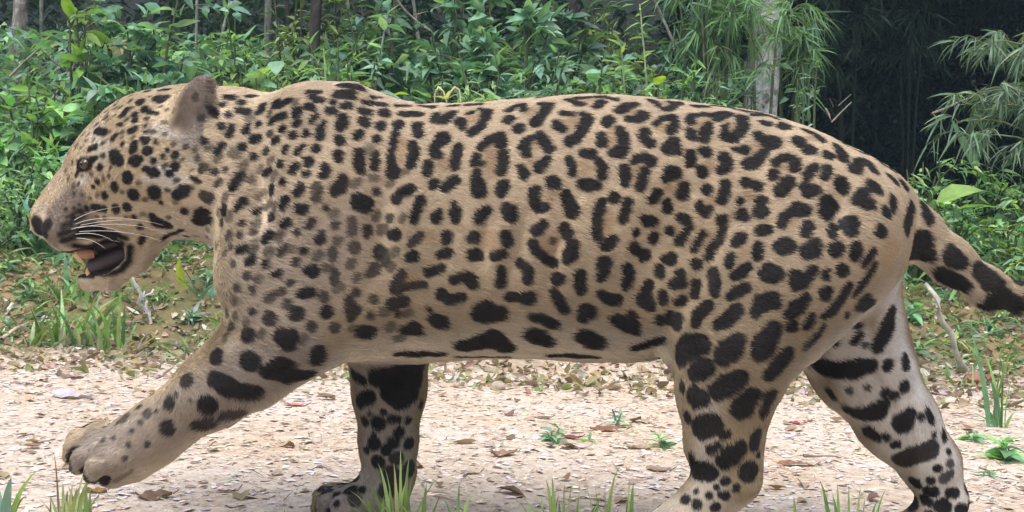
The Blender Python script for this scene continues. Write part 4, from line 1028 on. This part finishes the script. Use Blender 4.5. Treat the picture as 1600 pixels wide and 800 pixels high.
# ground seedlings on the track
herb(858, 690, 30, 14, 34, 'teal', TEAL*1.25, 'low pale green seedling on the track under the belly', 'ovate', top=.1, stems=3)
herb(965, 668, 36, 16, 32, 'teal', TEAL*1.25, 'upper seedling beside the russet leaf under the belly', 'lance', top=.1, stems=3)
herb(1035, 700, 26, 16, 30, 'green2', GREENS*1.5, 'low green creeping plant just left of the near hind leg', 'ovate', top=.1, stems=3)
herb(920, 690, 14, 8, 28, 'bright', BRIGHT, 'flat bright green leaves right of the low seedling', 'lance', top=.1, stems=2)
herb(1575, 720, 40, 26, 44, 'green2', GREENS*1.5, 'leafy weed at the right edge of the track', 'ovate', top=.1, stems=5)
herb(1520, 690, 22, 14, 34, 'green2', GREENS*1.5, 'small leafy weed right of the far hind leg', 'ovate', top=.1, stems=4)
herb(1545, 745, 20, 14, 30, 'teal', TEAL*1.25, 'lowest of the leafy weeds at the right edge', 'lance', top=.1, stems=4)
herb(325, 452, 34, 12, 46, 'teal', TEAL*1.4, 'pale bluish rosette plant beside the yellow leaf', 'lance', top=.2, stems=2)
herb(1425, 500, 30, 18, 40, 'teal', TEAL*1.4, 'small bluish plant under the root of the tail', 'ovate', top=.1, stems=3)
herb(1490, 545, 22, 14, 40, 'yell', np.array([(.34,.40,.14),(.42,.46,.2)]), 'pale yellow green fern like plant on the right bank', 'bamboo', top=.3, stems=3)
for k, (px, py) in enumerate([(40,470),(180,420),(10,425),(300,505),(250,470),(1480,470),(1590,480),(1545,520),(1430,560)]):
    herb(px, py, 26, 16, 34, ('green2','teal')[k % 2], (GREENS*1.5, TEAL*1.2)[k % 2], ['small weed above the white stick on the left bank','bushy little weed behind the chin','small weed at the far left edge of the bank','seedling on the bank left of the chest base',
      'weed beside the brown litter under the throat','little weed below the middle of the tail','little weed below the tip of the tail','seedling right of the pale fern like plant','seedling behind the far hind shank'][k], 'lance', top=.1, stems=4)
# the single yellow leaf
X, Y, Z = on_ground(292, 462); yl = empty('yellow_seedling', (X, Y, Z)); tag(yl, 'single bright yellow green leaf standing on the bank under the throat', 'leaf')
put_leaf(yl, leaf_mesh('ovate', 'yel', np.array([(.48,.48,.07)]), 0, droop=.45, wl=.20), (0,0,.012), (-.45,-.25,.85), 2.2, 56*(Y+2)/FPX); stem_obj(yl, [([(0,0,-.01),(0,0,.01)], [.002,.002])])
# ================================================================ the forest edge
# deep wood: one mass of dark foliage and the leafy ground cover
def mass(name, n, box, Lr, Wr, pal, kind, lab, cat, zfun=None, clump=.7, csc=1.6, mat=None, droop=.4, seed=0, dirz=(-.5,.6), hang=0, keep=None):
    x0, x1, y0, y1, z0, z1 = box; k = int(n*2.2)
    p = np.stack([x0+(x1-x0)*rng.random(k), y0+(y1-y0)*rng.random(k), z0+(z1-z0)*rng.random(k)], 1)
    if keep is not None: p = p[keep(p)]; k = len(p)
    dn = vnoise(p*[1,1,1.2], csc, 200+seed)*.6+vnoise(p, csc*2.7, 201+seed)*.4
    key = dn*clump+(1-clump)*rng.random(k); p = p[np.argsort(-key)[:n]]
    if zfun: p[:,2] += ground_z(p[:,0], p[:,1])
    n = len(p); d = rdir(n, *dirz)
    V, F, C = leaves(p, d, rdir(n, .2, 1), Lr[0]+(Lr[1]-Lr[0])*rng.random(n), Wr[0]+(Wr[1]-Wr[0])*rng.random(n), droop*(.5+rng.random(n)), pickc(pal, n, .2), kind, .3)
    A = Acc(); A.add(V, F, C); o = link(name, A.mesh(name), mat or mleaf); tag(o, lab, cat, kind='stuff'); return o
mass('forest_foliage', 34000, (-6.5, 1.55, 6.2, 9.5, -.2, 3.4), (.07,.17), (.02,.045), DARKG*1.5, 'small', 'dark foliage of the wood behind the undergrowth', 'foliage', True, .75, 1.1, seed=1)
mass('added_canopy', 24000, (-9, 9, 7.2, 13, 3.4, 5.2), (.22,.42), (.07,.14), DARKG, 'small', 'unseen leafy canopy added over the wood to darken its gaps', 'foliage', True, .2, seed=2, dirz=(-.3,.2))  # above the view, added to keep light out of the gaps
mass('bank_grass', 9500, (-3.0, 3.0, 2.0, 3.7, -.01, .02), (.05,.12), (.004,.008), np.concatenate([GB, GREENS, GR]), 'blade', 'thin grass sprinkled over the bank', 'grass', True, .75, 2.4, mat=mgrass, droop=.5, seed=12, dirz=(.35,.95))
mass('thicket', 17000, (-4.2, 1.25, 3.7, 5.4, .0, .80), (.05,.12), (.014,.030), np.concatenate([GREENS, TEAL*1.1, BRIGHT, TEAL]), 'small', 'tangled green thicket between the leafy plants', 'undergrowth', True, .6, 2.2, seed=7)
mass('undergrowth', 34000, (-4.4, 4.4, 2.45, 6.2, -.02, .24), (.03,.085), (.010,.022), np.concatenate([GREENS, DARKG*2, BRIGHT]), 'small', 'dense low green ground cover filling the forest edge', 'undergrowth', True, .55, 3, seed=3, keep=lambda p: ((p[:,0] < 1.15) | (p[:,1] < 3.4)) & (rng.random(len(p)) < .25+(p[:,1]-2.45)/.8))
# right: deep shade under a bamboo grove, also put into near-black leaf colours
mass('forest_depth', 30000, (1.3, 5.6, 7.4, 9.0, -.2, 2.6), (.07,.17), (.02,.045), DARKG*np.array([.55,.6,.75]), 'small', 'foliage behind the hollow with its deep shade put into near black leaves', 'foliage', True, .1, 1.1, seed=11)
mass('added_bamboo_roof', 34000, (1.35, 5.4, 3.9, 9.5, 1.68, 3.0), (.14,.26), (.016,.030), DARKG, 'bamboo', 'unseen dark bamboo foliage added over the hollow at right to block the sky', 'foliage', True, .15, seed=4, dirz=(-.6,.1))  # added just above the frame to keep sky light off the hollow
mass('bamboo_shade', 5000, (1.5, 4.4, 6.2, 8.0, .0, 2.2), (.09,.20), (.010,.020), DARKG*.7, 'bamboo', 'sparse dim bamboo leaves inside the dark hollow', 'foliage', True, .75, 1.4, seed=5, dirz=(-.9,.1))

mass('wood_beyond', 15000, (4.2, 11, 4.6, 8.5, -.2, 3.2), (.10,.22), (.03,.06), np.concatenate([DARKG*1.6, GREENS*.6]), 'small', 'wood going on beyond the right edge', 'foliage', True, .6, 1.0, seed=21)
mass('wood_beyond', 11000, (-11, -5.4, 4.0, 8.0, -.2, 3.2), (.10,.22), (.03,.06), np.concatenate([DARKG*1.6, GREENS*.6]), 'small', 'wood going on beyond the left edge', 'foliage', True, .6, 1.0, seed=22)
mass('bank_grass', 5000, (2.6, 6.5, 2.2, 4.6, -.01, .05), (.05,.14), (.006,.012), np.concatenate([GB, GREENS]), 'blade', 'grass along the bank beyond the right edge', 'grass', True, .6, 2.0, mat=mgrass, droop=.5, seed=23, dirz=(.35,.95))
def bush(px, py, D, w, h, n, Lp, pal_name, pal, kind, lab, wl=.25, cat='shrub', name='shrub', droop=.35, stems=7, extra=None, parts=True, col=(.10,.09,.06), depth=None, clusters=None):
    """a shrub: crown box w x h px around (px,py) at distance D; every leaf a part"""
    sc_ = D/FPX; c = P(px, py, D); X, Y = c.x, c.y; Z = gz(X, Y); g = empty(name, (X, Y, Z)); tag(g, lab, cat)
    n = int(n*1.6); Lp = Lp*.88; dep = depth or w*sc_*.35; top = c.z-Z; paths = []; tips = []
    for s_ in range(stems):
        e = np.array([(rng.random()-.5)*w*sc_*.85, (rng.random()-.5)*dep, top+(rng.random()-.45)*h*sc_])
        b0 = np.array([e[0]*.15, e[1]*.2, -.02]); mid = np.array([e[0]*.45, e[1]*.5, e[2]*.55])
        path = [(1-t)**2*b0+2*t*(1-t)*mid+t*t*e+rng.normal(size=3)*.008 for t in np.linspace(0, 1, 7)]
        paths.append((path, np.linspace(.011, .003, 7))); tips.append(path)
        for q in range(4):
            k = rng.integers(2, 6); a_ = path[k]; e2 = a_+np.array([rng.normal()*w*.22*sc_, rng.normal()*dep*.3, (rng.random()-.2)*h*.30*sc_])
            tw = [a_*(1-t)+e2*t+np.array([0,0,.03*math.sin(t*3)]) for t in np.linspace(0, 1, 4)]; paths.append((tw, [.004,.003,.0022,.0015])); tips.append(tw)
    A = Acc(); P_, D_, R_, S_ = [], [], [], []
    for k in range(n):
        path = tips[rng.integers(len(tips))]; m = len(path); t = (.50+.50*rng.random())*(m-1); i = min(m-2, int(t)); p_ = path[i]*(1-t+i)+path[i+1]*(t-i)
        out = path[-1]-path[0]; out = out/(np.linalg.norm(out)+1e-9); d_ = out*.5+rng.normal(size=3)*.6; d_[2] = d_[2]*.6+.1; d_[1] -= .25; d_ /= np.linalg.norm(d_)
        size = Lp*sc_*(.55+.75*rng.random())
        if parts and k < 300: put_leaf(g, leaf_mesh(kind, pal_name, pal, k % 8, droop=(.15,.35,.6)[k % 3]*droop/.35, wl=wl), p_+rng.normal(size=3)*.012, d_, rng.normal()*.5, size)
        else: P_.append(p_+rng.normal(size=3)*.02); D_.append(d_); S_.append(size)
    if P_:
        S_ = np.array(S_); V, F, C = leaves(np.array(P_), np.array(D_), rdir(len(P_), .3, 1), S_, S_*wl, droop+0*S_, pickc(pal, len(P_)), kind if kind != 'lance' else 'small', .25); A.add(V, F, C)
        o = link('foliage', A.mesh('foliage'), mleaf, g); o['kind'] = 'stuff'
    stem_obj(g, paths, col=col); return g
# --- left: the broad-leaved shrub and its neighbours
bush(215, 35, 5.5, 235, 190, 560, 36, 'blueg', TEAL*1.05, 'ovate', 'tall broad leaved shrub of bluish green leaves behind the head', wl=.24, stems=14)
sh = bush(120, 30, 5.35, 70, 80, 22, 46, 'yg', np.array([(.20,.32,.06),(.12,.24,.06),(.16,.27,.10)]), 'ovate', 'branch with large yellow green leaves left of the broad leaved shrub', wl=.20, stems=3)
# orange blossom cluster in the shrub
fl_ = empty('orange_blossom', tuple(P(186, 72, 5.2))); tag(fl_, 'withered orange yellow blossom hanging in the broad leaved shrub', 'flower')
for k in range(7):
    a_ = k*.9; put_leaf(fl_, leaf_mesh('ovate', 'orange', np.array([(.48,.33,.13),(.52,.40,.18)]), k % 4, wl=.3, droop=.5), (.012*math.cos(a_), 0, .012*math.sin(a_)), (math.cos(a_), -.6, math.sin(a_)), k, .030, 'petal')
# --- undergrowth plants, each of its own: px, py(crown centre), D, w, h, n, leaf px, palette, kind, words
PAL = {'g': GREENS*1.35, 'b': BRIGHT, 't': TEAL*1.1, 'd': GREENS*.8}
UP = [
 (40,185,5.2,130,110,150,30,'g','ovate','bushy green plant at the left edge below the pale tree'),
 (20,290,4.9,100,110,130,28,'b','lance','light green leafy plant at the far left above the muzzle'),
 (90,240,4.95,110,120,150,26,'g','ovate','dense small leaved plant in front of the jaguar brow'),
 (95,160,5.3,110,80,120,30,'b','ovate','yellowish green plant just above the brow'),
 (40,345,4.7,110,80,120,26,'t','lance','low bluish green plant left of the nose'),
 (150,135,5.2,110,60,110,32,'t','ovate','bluish leafy plant above the forehead'),
 (250,128,5.4,110,50,100,30,'g','lance','green plant between the forehead and the ear'),
 (345,95,5.6,70,90,110,34,'b','lance','bright green plant right behind the ear'),
 (375,60,5.8,90,110,120,36,'g','lance','leggy green plant left of the dark trunk'),
 (440,125,5.3,110,60,120,30,'b','lance','bright leafy plant above the nape'),
 (400,110,5.2,70,60,60,44,'b','ovate','broad pale leaves above the neck'),
 (520,95,5.3,90,90,120,32,'b','lance','light green plant in front of the dark trunk'),
 (560,110,5.25,90,60,110,28,'t','lance','bluish green plant above the withers'),
 (620,60,6.2,110,120,150,30,'d','ovate','dark leafy bush behind the withers'),
 (705,135,5.1,70,40,60,28,'g','lance','low green plant right of the withers dip'),
 (760,110,5.2,110,80,150,30,'b','lance','bright herb clump above the middle of the back'),
 (840,120,5.2,110,70,150,28,'t','lance','dense herb clump left of the seedling above the back'),
 (910,115,5.3,90,80,130,34,'t','ovate','bluish leafy clump above the rosetted back'),
 (985,120,5.2,90,70,120,34,'b','lance','bright green seedling clump with one round lime leaf'),
 (1055,125,5.3,90,70,130,28,'g','lance','green thicket above the loin'),
 (1105,120,5.4,70,70,110,28,'g','lance','green thicket left of the pale mottled trunk'),
 (1245,135,5.3,70,90,110,26,'t','lance','drooping bluish green sprig right of the mottled trunk'),
 (1440,290,4.95,110,90,170,24,'b','lance','light green herb above the root of the tail'),
 (1530,285,5.1,110,110,160,30,'g','lance','tall herb right of the broad upright blade'),
 (1590,300,4.9,90,110,140,30,'b','lance','bright herb at the right edge above the tail tip'),
 (1480,355,4.7,120,70,160,26,'g','lance','mid green plant above the middle of the tail'),
 (1570,375,4.6,110,80,160,28,'b','lance','bright ground plant beside the tail tip'),
 (1435,330,4.75,70,60,90,28,'b','ovate','small broad leaved plant against the rump'),
]
for px, py, D, w, h, n, lp, pal, kind, lab in UP:
    bush(px, py, D, w, h, n, lp, 'up'+pal, PAL[pal], kind, lab, wl=.20 if kind == 'lance' else .25, cat='plant', name='leafy_plant', stems=6, depth=.30, col=(.08,.11,.05))
# --- blue-green broad leaved saplings in the middle
bush(700, 30, 5.8, 110, 130, 170, 38, 'bg2', TEAL*1.15, 'ovate', 'soft bluish broad leaved sapling behind the withers dip', wl=.20, cat='sapling', name='sapling')
bush(790, 20, 5.7, 170, 150, 340, 38, 'bg2', TEAL*1.15, 'ovate', 'large bluish leaved sapling above the middle of the back', wl=.20, cat='sapling', name='sapling')
bush(870, 20, 6.0, 110, 130, 220, 34, 'bg3', TEAL*.8, 'ovate', 'darker sapling right of the large bluish one', wl=.20, cat='sapling', name='sapling')
bush(960, 20, 6.6, 150, 130, 320, 30, 'bg4', GREENS*.9, 'lance', 'dim green sapling behind the leaning pale stem', wl=.17, cat='sapling', name='sapling')
bush(590, 15, 5.9, 130, 130, 240, 34, 'bg3', TEAL*.8, 'ovate', 'dark green sapling around the tall stemmed herb', wl=.18, cat='sapling', name='sapling')
bush(455, 20, 6.1, 120, 130, 320, 26, 'pale', np.array([(.26,.36,.14),(.32,.42,.2),(.22,.32,.12)]), 'lance', 'pale bush left of the dark trunk with a sunlit gap put into its leaf colour', wl=.2)  # pale leaf tones here and below stand in for a sunlit opening
bush(535, 15, 6.2, 70, 110, 190, 24, 'pale', np.array([(.26,.36,.14),(.32,.42,.2),(.22,.32,.12)]), 'lance', 'pale bush right of the dark trunk with a sunlit gap put into its leaf colour', wl=.2)
bush(930, 45, 6.3, 110, 90, 170, 26, 'pale2', np.array([(.18,.26,.09),(.22,.30,.12)]), 'lance', 'pale green bush far back behind the loin', wl=.2)
# tall stemmed herb with paired leaves
herb(570, 0, 40, 26, 42, 'teal2', TEAL*1.2, 'tall straight herb with paired leaves above the withers', 'ovate', D=5.35, name='tall_herb', top=.35, wl=.2)
herb(1020, 60, 60, 22, 34, 'bright', BRIGHT, 'upright bright seedling above the loin', 'lance', D=5.1, top=.5, wl=.17)
herb(985, 90, 20, 18, 38, 'bright', BRIGHT*1.1, 'upright pale seedling with a whorl of leaves above the back', 'lance', D=5.0, top=.6, wl=.17)
herb(515, 90, 20, 20, 36, 'bright', BRIGHT*1.1, 'upright whorled seedling just right of the dark trunk', 'lance', D=5.05, top=.5, wl=.15)
# lone leaves
def lone(px, py, D, L_, dr, roll, pal, lab, kind='ovate', wl=.25, droop=.3, name='large_leaf', stem=True):
    c = P(px, py, D); Z = gz(c.x, c.y); g = empty(name, (c.x, c.y, Z)); tag(g, lab, 'leaf'); h = c.z-Z
    put_leaf(g, leaf_mesh(kind, lab[:6]+str(px), np.array([pal]), 0, droop=droop, wl=wl), (0,0,h), dr, roll, L_*D/FPX)
    stem_obj(g, [([(0,.02,-.02),(.01,.01,h*.5),(0,0,h)], [.005,.004,.003])]); return g
lone(640,148,4.6,32,(-.95,-.2,.15),0.2,(.26,.42,.10),'flat lime green leaf just behind the withers')
lone(1527,262,4.9,88,(-.50,-.1,.86),1.3,(.17,.27,.20),'broad upright grey green blade rising before the dark hollow','blade',.13,.05)
lone(1462,315,4.6,70,(.8,-.3,.45),.6,(.20,.36,.09),'large bright green leaf standing over the tail','ovate',.32,.3)
lone(1490,330,4.55,80,(.85,-.3,.50),-.2,(.15,.30,.12),'long arching leaf right of the large bright one over the tail','lance',.22,.6)
lone(1028,132,4.8,26,(.2,-.9,.6),.1,(.30,.44,.06),'round lime leaf beside the pale seedling above the back','ovate',.45,.1)
lone(432,95,5.0,34,(.1,-.7,-.5),.1,(.24,.38,.26),'pale heart shaped leaf above the nape','ovate',.40,.2)
lone(400,122,4.9,30,(-.2,-.8,.3),.4,(.24,.36,.24),'second pale round leaf above the neck','ovate',.42,.2)
wl_ = empty('wilted_plant', tuple(P(698,160,4.6))); tag(wl_, 'wilted cream coloured curled leaves behind the withers', 'plant')
stem_obj(wl_, [([(.0,0,-.3),(0,0,0),(.012,0,.035),(.03,0,.055),(.045,0,.045),(.05,0,.0)], [.003,.003,.004,.005,.004,.002]), ([(0,0,0),(-.012,0,.04),(-.03,0,.055),(-.042,0,.03),(-.044,0,-.01)], [.003,.004,.005,.004,.002])], 'curled_leaf', (.46,.42,.26))
for k, d_ in enumerate(((.5,-.4,.4), (-.6,-.3,.3), (.1,-.6,.6))): put_leaf(wl_, leaf_mesh('lance', 'wilt', np.array([(.46,.48,.26)]), k, wl=.2), (0,0,.01), d_, .4, .06)

# --- trees
def bark(name, a_, b_, c_, scale=9):
    m, nt, b = new_mat(name); tc = N(nt, 'ShaderNodeTexCoord'); mp = N(nt, 'ShaderNodeMapping'); mp.inputs['Scale'].default_value = (1, 1, .6)
    nt.links.new(tc.outputs['Object'], mp.inputs['Vector'])
    n1 = noise(scale, 8, .7, 1.0, mp.outputs[0], nt); n2 = noise(scale*4, 6, .7, .3, mp.outputs[0], nt)
    col = ramp(n1, [(.36, a_), (.50, b_), (.60, c_)], nt); col = mixc(.5, col, ramp(n2, [(.3,(.35,.35,.35)), (.7,(1,1,1))], nt), nt, 'MULTIPLY')
    nt.links.new(col, b.inputs['Base Color']); b.inputs['Roughness'].default_value = .9
    bp = N(nt, 'ShaderNodeBump'); bp.inputs['Strength'].default_value = .8; bp.inputs['Distance'].default_value = .015; nt.links.new(n2, bp.inputs['Height']); nt.links.new(bp.outputs[0], b.inputs['Normal'])
    return m
mb_pale = bark('pale_bark', (.10,.09,.08), (.24,.20,.18), (.52,.48,.46)); mb_dark = bark('dark_bark', (.020,.018,.014), (.045,.035,.028), (.10,.085,.07)); mb_white = bark('mottled_bark', (.13,.10,.09), (.55,.52,.53), (.80,.79,.82), 20)
mb_grey = bark('grey_bark', (.10,.10,.08), (.22,.22,.18), (.36,.35,.31), 14)
def tree(px0, px1, D, wpx, mat, lab, top=4.2, crown=(900, DARKG*1.4), name='tree', taper=.75, limbs=4, cr=.9):
    """trunk through (px0, y=0) and (px1, y=140) at D, crown above the frame"""
    a_ = np.array(P(px1, 140, D)); b_ = np.array(P(px0, 0, D)); sl = (b_-a_)/(b_[2]-a_[2]); z0 = gz(a_[0], a_[1]); base = a_+sl*(z0-.1-a_[2])
    g = empty(name, (base[0], base[1], z0)); tag(g, lab, 'tree'); R = wpx*D/FPX/2; o0 = np.array([base[0], base[1], z0]); pts = []; rad = []
    for t in np.linspace(0, 1, 26):
        z = -.1+t*top; p_ = np.array([sl[0]*z, sl[1]*z, z])+np.array([math.sin(t*9+px0)*.02, math.cos(t*7+px0)*.02, 0])*(.3+t); pts.append(p_); rad.append(R*(1+.5*max(0, 1-t*14))*(1-(1-taper)*t)*(1+.05*rng.normal()))
    V, F = tube(pts, rad, 16); V += (vnoise(V, 14, 7)[:,None]-.5)*R*.25; link('trunk', mesh_np('trunk', V, F), mat, g)
    paths = []; tips = []
    for k in range(limbs):
        t = .66+.3*k/limbs; p0 = pts[int(t*25)]; an = rng.random()*6.28; e = p0+np.array([math.cos(an)*cr, math.sin(an)*cr, .6+.5*rng.random()])
        pa = [p0*(1-s_)+e*s_+rng.normal(size=3)*.03*s_+np.array([0,0,.15*math.sin(s_*3)]) for s_ in np.linspace(0, 1, 6)]; paths.append((pa, np.linspace(R*.5, R*.12, 6))); tips.append(pa)
    A = Acc()
    for pa, ra in paths: V, F = tube(pa, ra, 7); A.add(V, F, np.array((.1,.09,.07)))
    link('limb', A.mesh('limb'), mat, g)
    n = crown[0]; ti = rng.integers(0, len(tips), n); pp = np.array([tips[i][rng.integers(2, 6)] for i in ti])+rng.normal(size=(n,3))*[.28*cr,.28*cr,.22]
    V, F, C = leaves(pp, rdir(n, -.5, .5), rdir(n, .3, 1), .08+.08*rng.random(n), .03+.02*rng.random(n), .3+0*rng.random(n), pickc(crown[1], n, .2), 'small'); A = Acc(); A.add(V, F, C)
    o = link('crown', A.mesh('crown'), mleaf, g); o['kind'] = 'stuff'; return g
tree(31, 24, 6.6, 25, mb_pale, 'pale mottled trunk at the far left edge')
tree(62, 60, 6.8, 6, mb_grey, 'thin straight pole like trunk right of the far left tree', top=3.4, crown=(300, DARKG*1.6), cr=.5)
tree(494, 492, 6.0, 20, mb_dark, 'dark brown trunk standing behind the nape')
tree(423, 421, 7.3, 11, mb_grey, 'slim pale grey trunk left of the dark trunk', top=3.6, crown=(400, DARKG*1.6))
tree(1200, 1190, 5.75, 56, mb_white, 'thick white mottled trunk behind the bamboo leaves above the loin')
tree(892, 905, 7.4, 15, mb_dark, 'slender dark trunk far behind the middle of the back', top=3.6)
tree(1008, 1075, 6.4, 5, mb_grey, 'thin pale leaning stem above the loin', top=3.0, crown=(200, DARKG*1.6), cr=.4, name='leaning_sapling')
tree(362, 335, 6.0, 5, mb_grey, 'thin pale stem leaning right behind the ear', top=3.0, crown=(200, DARKG*1.6), cr=.4, name='leaning_sapling')
tree(448, 462, 6.5, 8, mb_dark, 'thin dark leaning stem just left of the dark trunk', top=3.0, crown=(200, DARKG*1.6), cr=.4, name='leaning_sapling')
tree(305, 308, 6.3, 5, mb_grey, 'thin twiggy stem above the ear', top=3.0, crown=(200, DARKG*1.6), cr=.4, name='leaning_sapling')
tree(640, 655, 6.6, 6, mb_grey, 'thin grey stem in the dark gap behind the withers', top=3.0, crown=(200, DARKG*1.6), cr=.4, name='leaning_sapling')
tree(1110, 1120, 7.4, 9, mb_dark, 'dim thin trunk left of the white mottled trunk', top=3.4, crown=(300, DARKG*1.6))
# dead twigs
for pts, lab in (([(620,0,0),(650,35,.05),(672,48,0)], 'bare grey twigs hanging above the withers dip'), ([(15,120,0),(60,75,.1),(105,112,.2)], 'crooked bare branch right of the far left tree'),
                 ([(70,170,0),(110,110,.1),(135,60,.2)], 'slanting dry branch under the broad leaved shrub'), ([(1290,170,.1),(1300,190,0),(1330,160,.2)], 'dim forked twig at the edge of the dark hollow'),
                 ([(1115,70,0),(1135,85,-.1),(1158,93,0)], 'tan curved twig in front of the mottled trunk'), ([(1455,178,0),(1500,158,.2),(1560,140,.2)], 'thin arching twig reaching into the dark hollow')):
    q0 = np.array(pts[0], float); q1 = np.array(pts[-1], float)
    tw = [[tuple(q0*.5+q1*.5), tuple(q0*.3+q1*.7+np.array([12, -16, .05]))], [tuple(q0*.7+q1*.3), tuple(q0*.5+q1*.5+np.array([-14, -12, -.05]))]]
    stick(pts, 5.7, .006, .003, (.24,.21,.18), lab, 'twig', name='dry_twig', twigs=tw)

# --- bamboo
def bamboo(px, py, D, w, h, n, lab, pal_name, pal, Lp=34, culms=7, name='bamboo_clump', wl=.075, right=0.0, ccol=(.12,.15,.07)):
    sc_ = D/FPX; c = P(px, py, D); X, Y = c.x, c.y; Z = gz(X, Y); g = empty(name, (X, Y, Z)); tag(g, lab, 'bamboo'); paths = []; tips = []
    for s_ in range(culms):
        e = np.array([(rng.random()-.5)*w*sc_, (rng.random()-.5)*w*sc_*.4, c.z-Z+(rng.random()-.25)*h*sc_]); b0 = np.array([e[0]*.2+right, .05, -.05]); mid = np.array([e[0]*.3+right*.8, e[1], e[2]*1.15])
        path = [(1-t)**2*b0+2*t*(1-t)*mid+t*t*e for t in np.linspace(0, 1, 10)]; paths.append((path, np.linspace(.010, .002, 10)))
        for q in range(9):
            k = rng.integers(4, 10); a_ = path[k]; e2 = a_+np.array([rng.normal()*w*.20*sc_, rng.normal()*.12, (rng.random()-.65)*h*.28*sc_])
            tw = [a_*(1-t)+e2*t+np.array([0,0,.04*math.sin(t*3)]) for t in np.linspace(0, 1, 5)]; paths.append((tw, np.linspace(.0025,.001,5))); tips.append(tw)
    P_, D_, S_ = [], [], []
    for k in range(n):
        tw = tips[rng.integers(len(tips))]; t = 4*rng.random(); i = min(3, int(t)); p_ = tw[i]*(1-t+i)+tw[i+1]*(t-i); out = tw[-1]-tw[0]; out /= np.linalg.norm(out)+1e-9
        d_ = out*.7+rng.normal(size=3)*.45; d_[2] -= .35; d_ /= np.linalg.norm(d_); size = Lp*sc_*(.6+.8*rng.random())
        if k < 300: put_leaf(g, leaf_mesh('bamboo', pal_name, pal, k % 8, droop=(.2,.4,.7)[k % 3], wl=wl), p_, d_, rng.normal()*.6, size)
        else: P_.append(p_); D_.append(d_); S_.append(size)
    if P_:
        S_ = np.array(S_); V, F, C = leaves(np.array(P_), np.array(D_), rdir(len(P_), .0, 1), S_, S_*wl, .4+0*S_, pickc(pal, len(P_)), 'bamboo'); A = Acc(); A.add(V, F, C); o = link('foliage', A.mesh('foliage'), mleaf, g); o['kind'] = 'stuff'
    stem_obj(g, paths, 'culm', ccol); return g
bamboo(1115, 15, 5.6, 150, 110, 850, 'bright bamboo foliage hanging before the white mottled trunk', 'bam', np.array([(.15,.28,.12),(.13,.25,.13),(.20,.34,.14),(.15,.26,.18)]))
bamboo(1190, 30, 5.45, 90, 70, 330, 'short bamboo spray hanging right over the mottled trunk', 'bam', np.array([(.15,.28,.12),(.13,.25,.13),(.20,.34,.14)]), culms=2)
bush(1166, 105, 5.4, 40, 70, 70, 26, 'tr', TEAL, 'lance', 'few drooping leaves in front of the left half of the mottled trunk', wl=.16, stems=2)
bamboo(1235, 55, 5.8, 110, 140, 600, 'bamboo spray drooping to the right of the mottled trunk', 'bam', np.array([(.15,.28,.12),(.13,.25,.13),(.20,.34,.14),(.15,.26,.18)]))
bamboo(1085, 60, 5.9, 110, 110, 450, 'bamboo spray left of the mottled trunk', 'bamb', np.array([(.10,.21,.10),(.12,.23,.15)]))
bamboo(1565, 140, 5.0, 150, 110, 1300, 'grey green bamboo spray hanging at the right edge', 'bamg', np.array([(.17,.26,.18),(.21,.31,.22),(.13,.20,.14)]), right=.4)
bamboo(1565, 215, 4.9, 150, 100, 1200, 'lower grey green bamboo spray above the herbs at right', 'bamg', np.array([(.17,.26,.18),(.21,.31,.22),(.13,.20,.14)]), right=.4)
bamboo(1420, 30, 6.6, 260, 110, 800, 'dim bamboo foliage along the top of the dark hollow', 'bamd', DARKG*.9, Lp=30, culms=4, ccol=(.012,.016,.010))  # both dim clumps: hollow's shade put into near-black leaves and culms
bamboo(1330, 90, 6.4, 110, 130, 450, 'dim bluish bamboo spray at the left of the dark hollow', 'bamd', DARKG*.9, Lp=30, culms=4, ccol=(.012,.016,.010))
# unseen foliage added behind the camera to hide the low sky from the flank
mass('added_foliage_across', 15000, (-9, 9, -8.5, -5.5, .2, 3.9), (.20,.36), (.07,.13), DARKG*1.6, 'small', 'unseen dark foliage added across the track to block the low sky', 'foliage', True, .2, seed=9)
print('all', time.time()-T0)
# ---- closed box of bluish haze, added to cool the tone and lower contrast
mh = bpy.data.materials.new('haze'); mh.use_nodes = True; nt = mh.node_tree
nt.nodes.remove(nt.nodes['Principled BSDF']); pv = N(nt, 'ShaderNodeVolumePrincipled'); pv.inputs['Density'].default_value = .0040; pv.inputs['Color'].default_value = (.55,.80,1.0,1); pv.inputs['Anisotropy'].default_value = .2
nt.links.new(pv.outputs[0], nt.nodes['Material Output'].inputs['Volume'])
zmin = float(ground_z(*[a.ravel() for a in np.meshgrid(np.linspace(-62, 62, 60), np.linspace(-27, 62, 60))]).min())-1
V = [(x, y, z) for z in (zmin, 9.5) for x, y in ((-66,-30), (66,-30), (66,66), (-66,66))]
F = [(3,2,1,0), (4,5,6,7), (0,1,5,4), (1,2,6,5), (2,3,7,6), (3,0,4,7)]
hz_ = link('haze', mesh_np('haze', V, F, False), mh); tag(hz_, 'thin bluish haze added over the whole scene to cool and soften its tone', kind='stuff')
print('done', time.time()-T0)
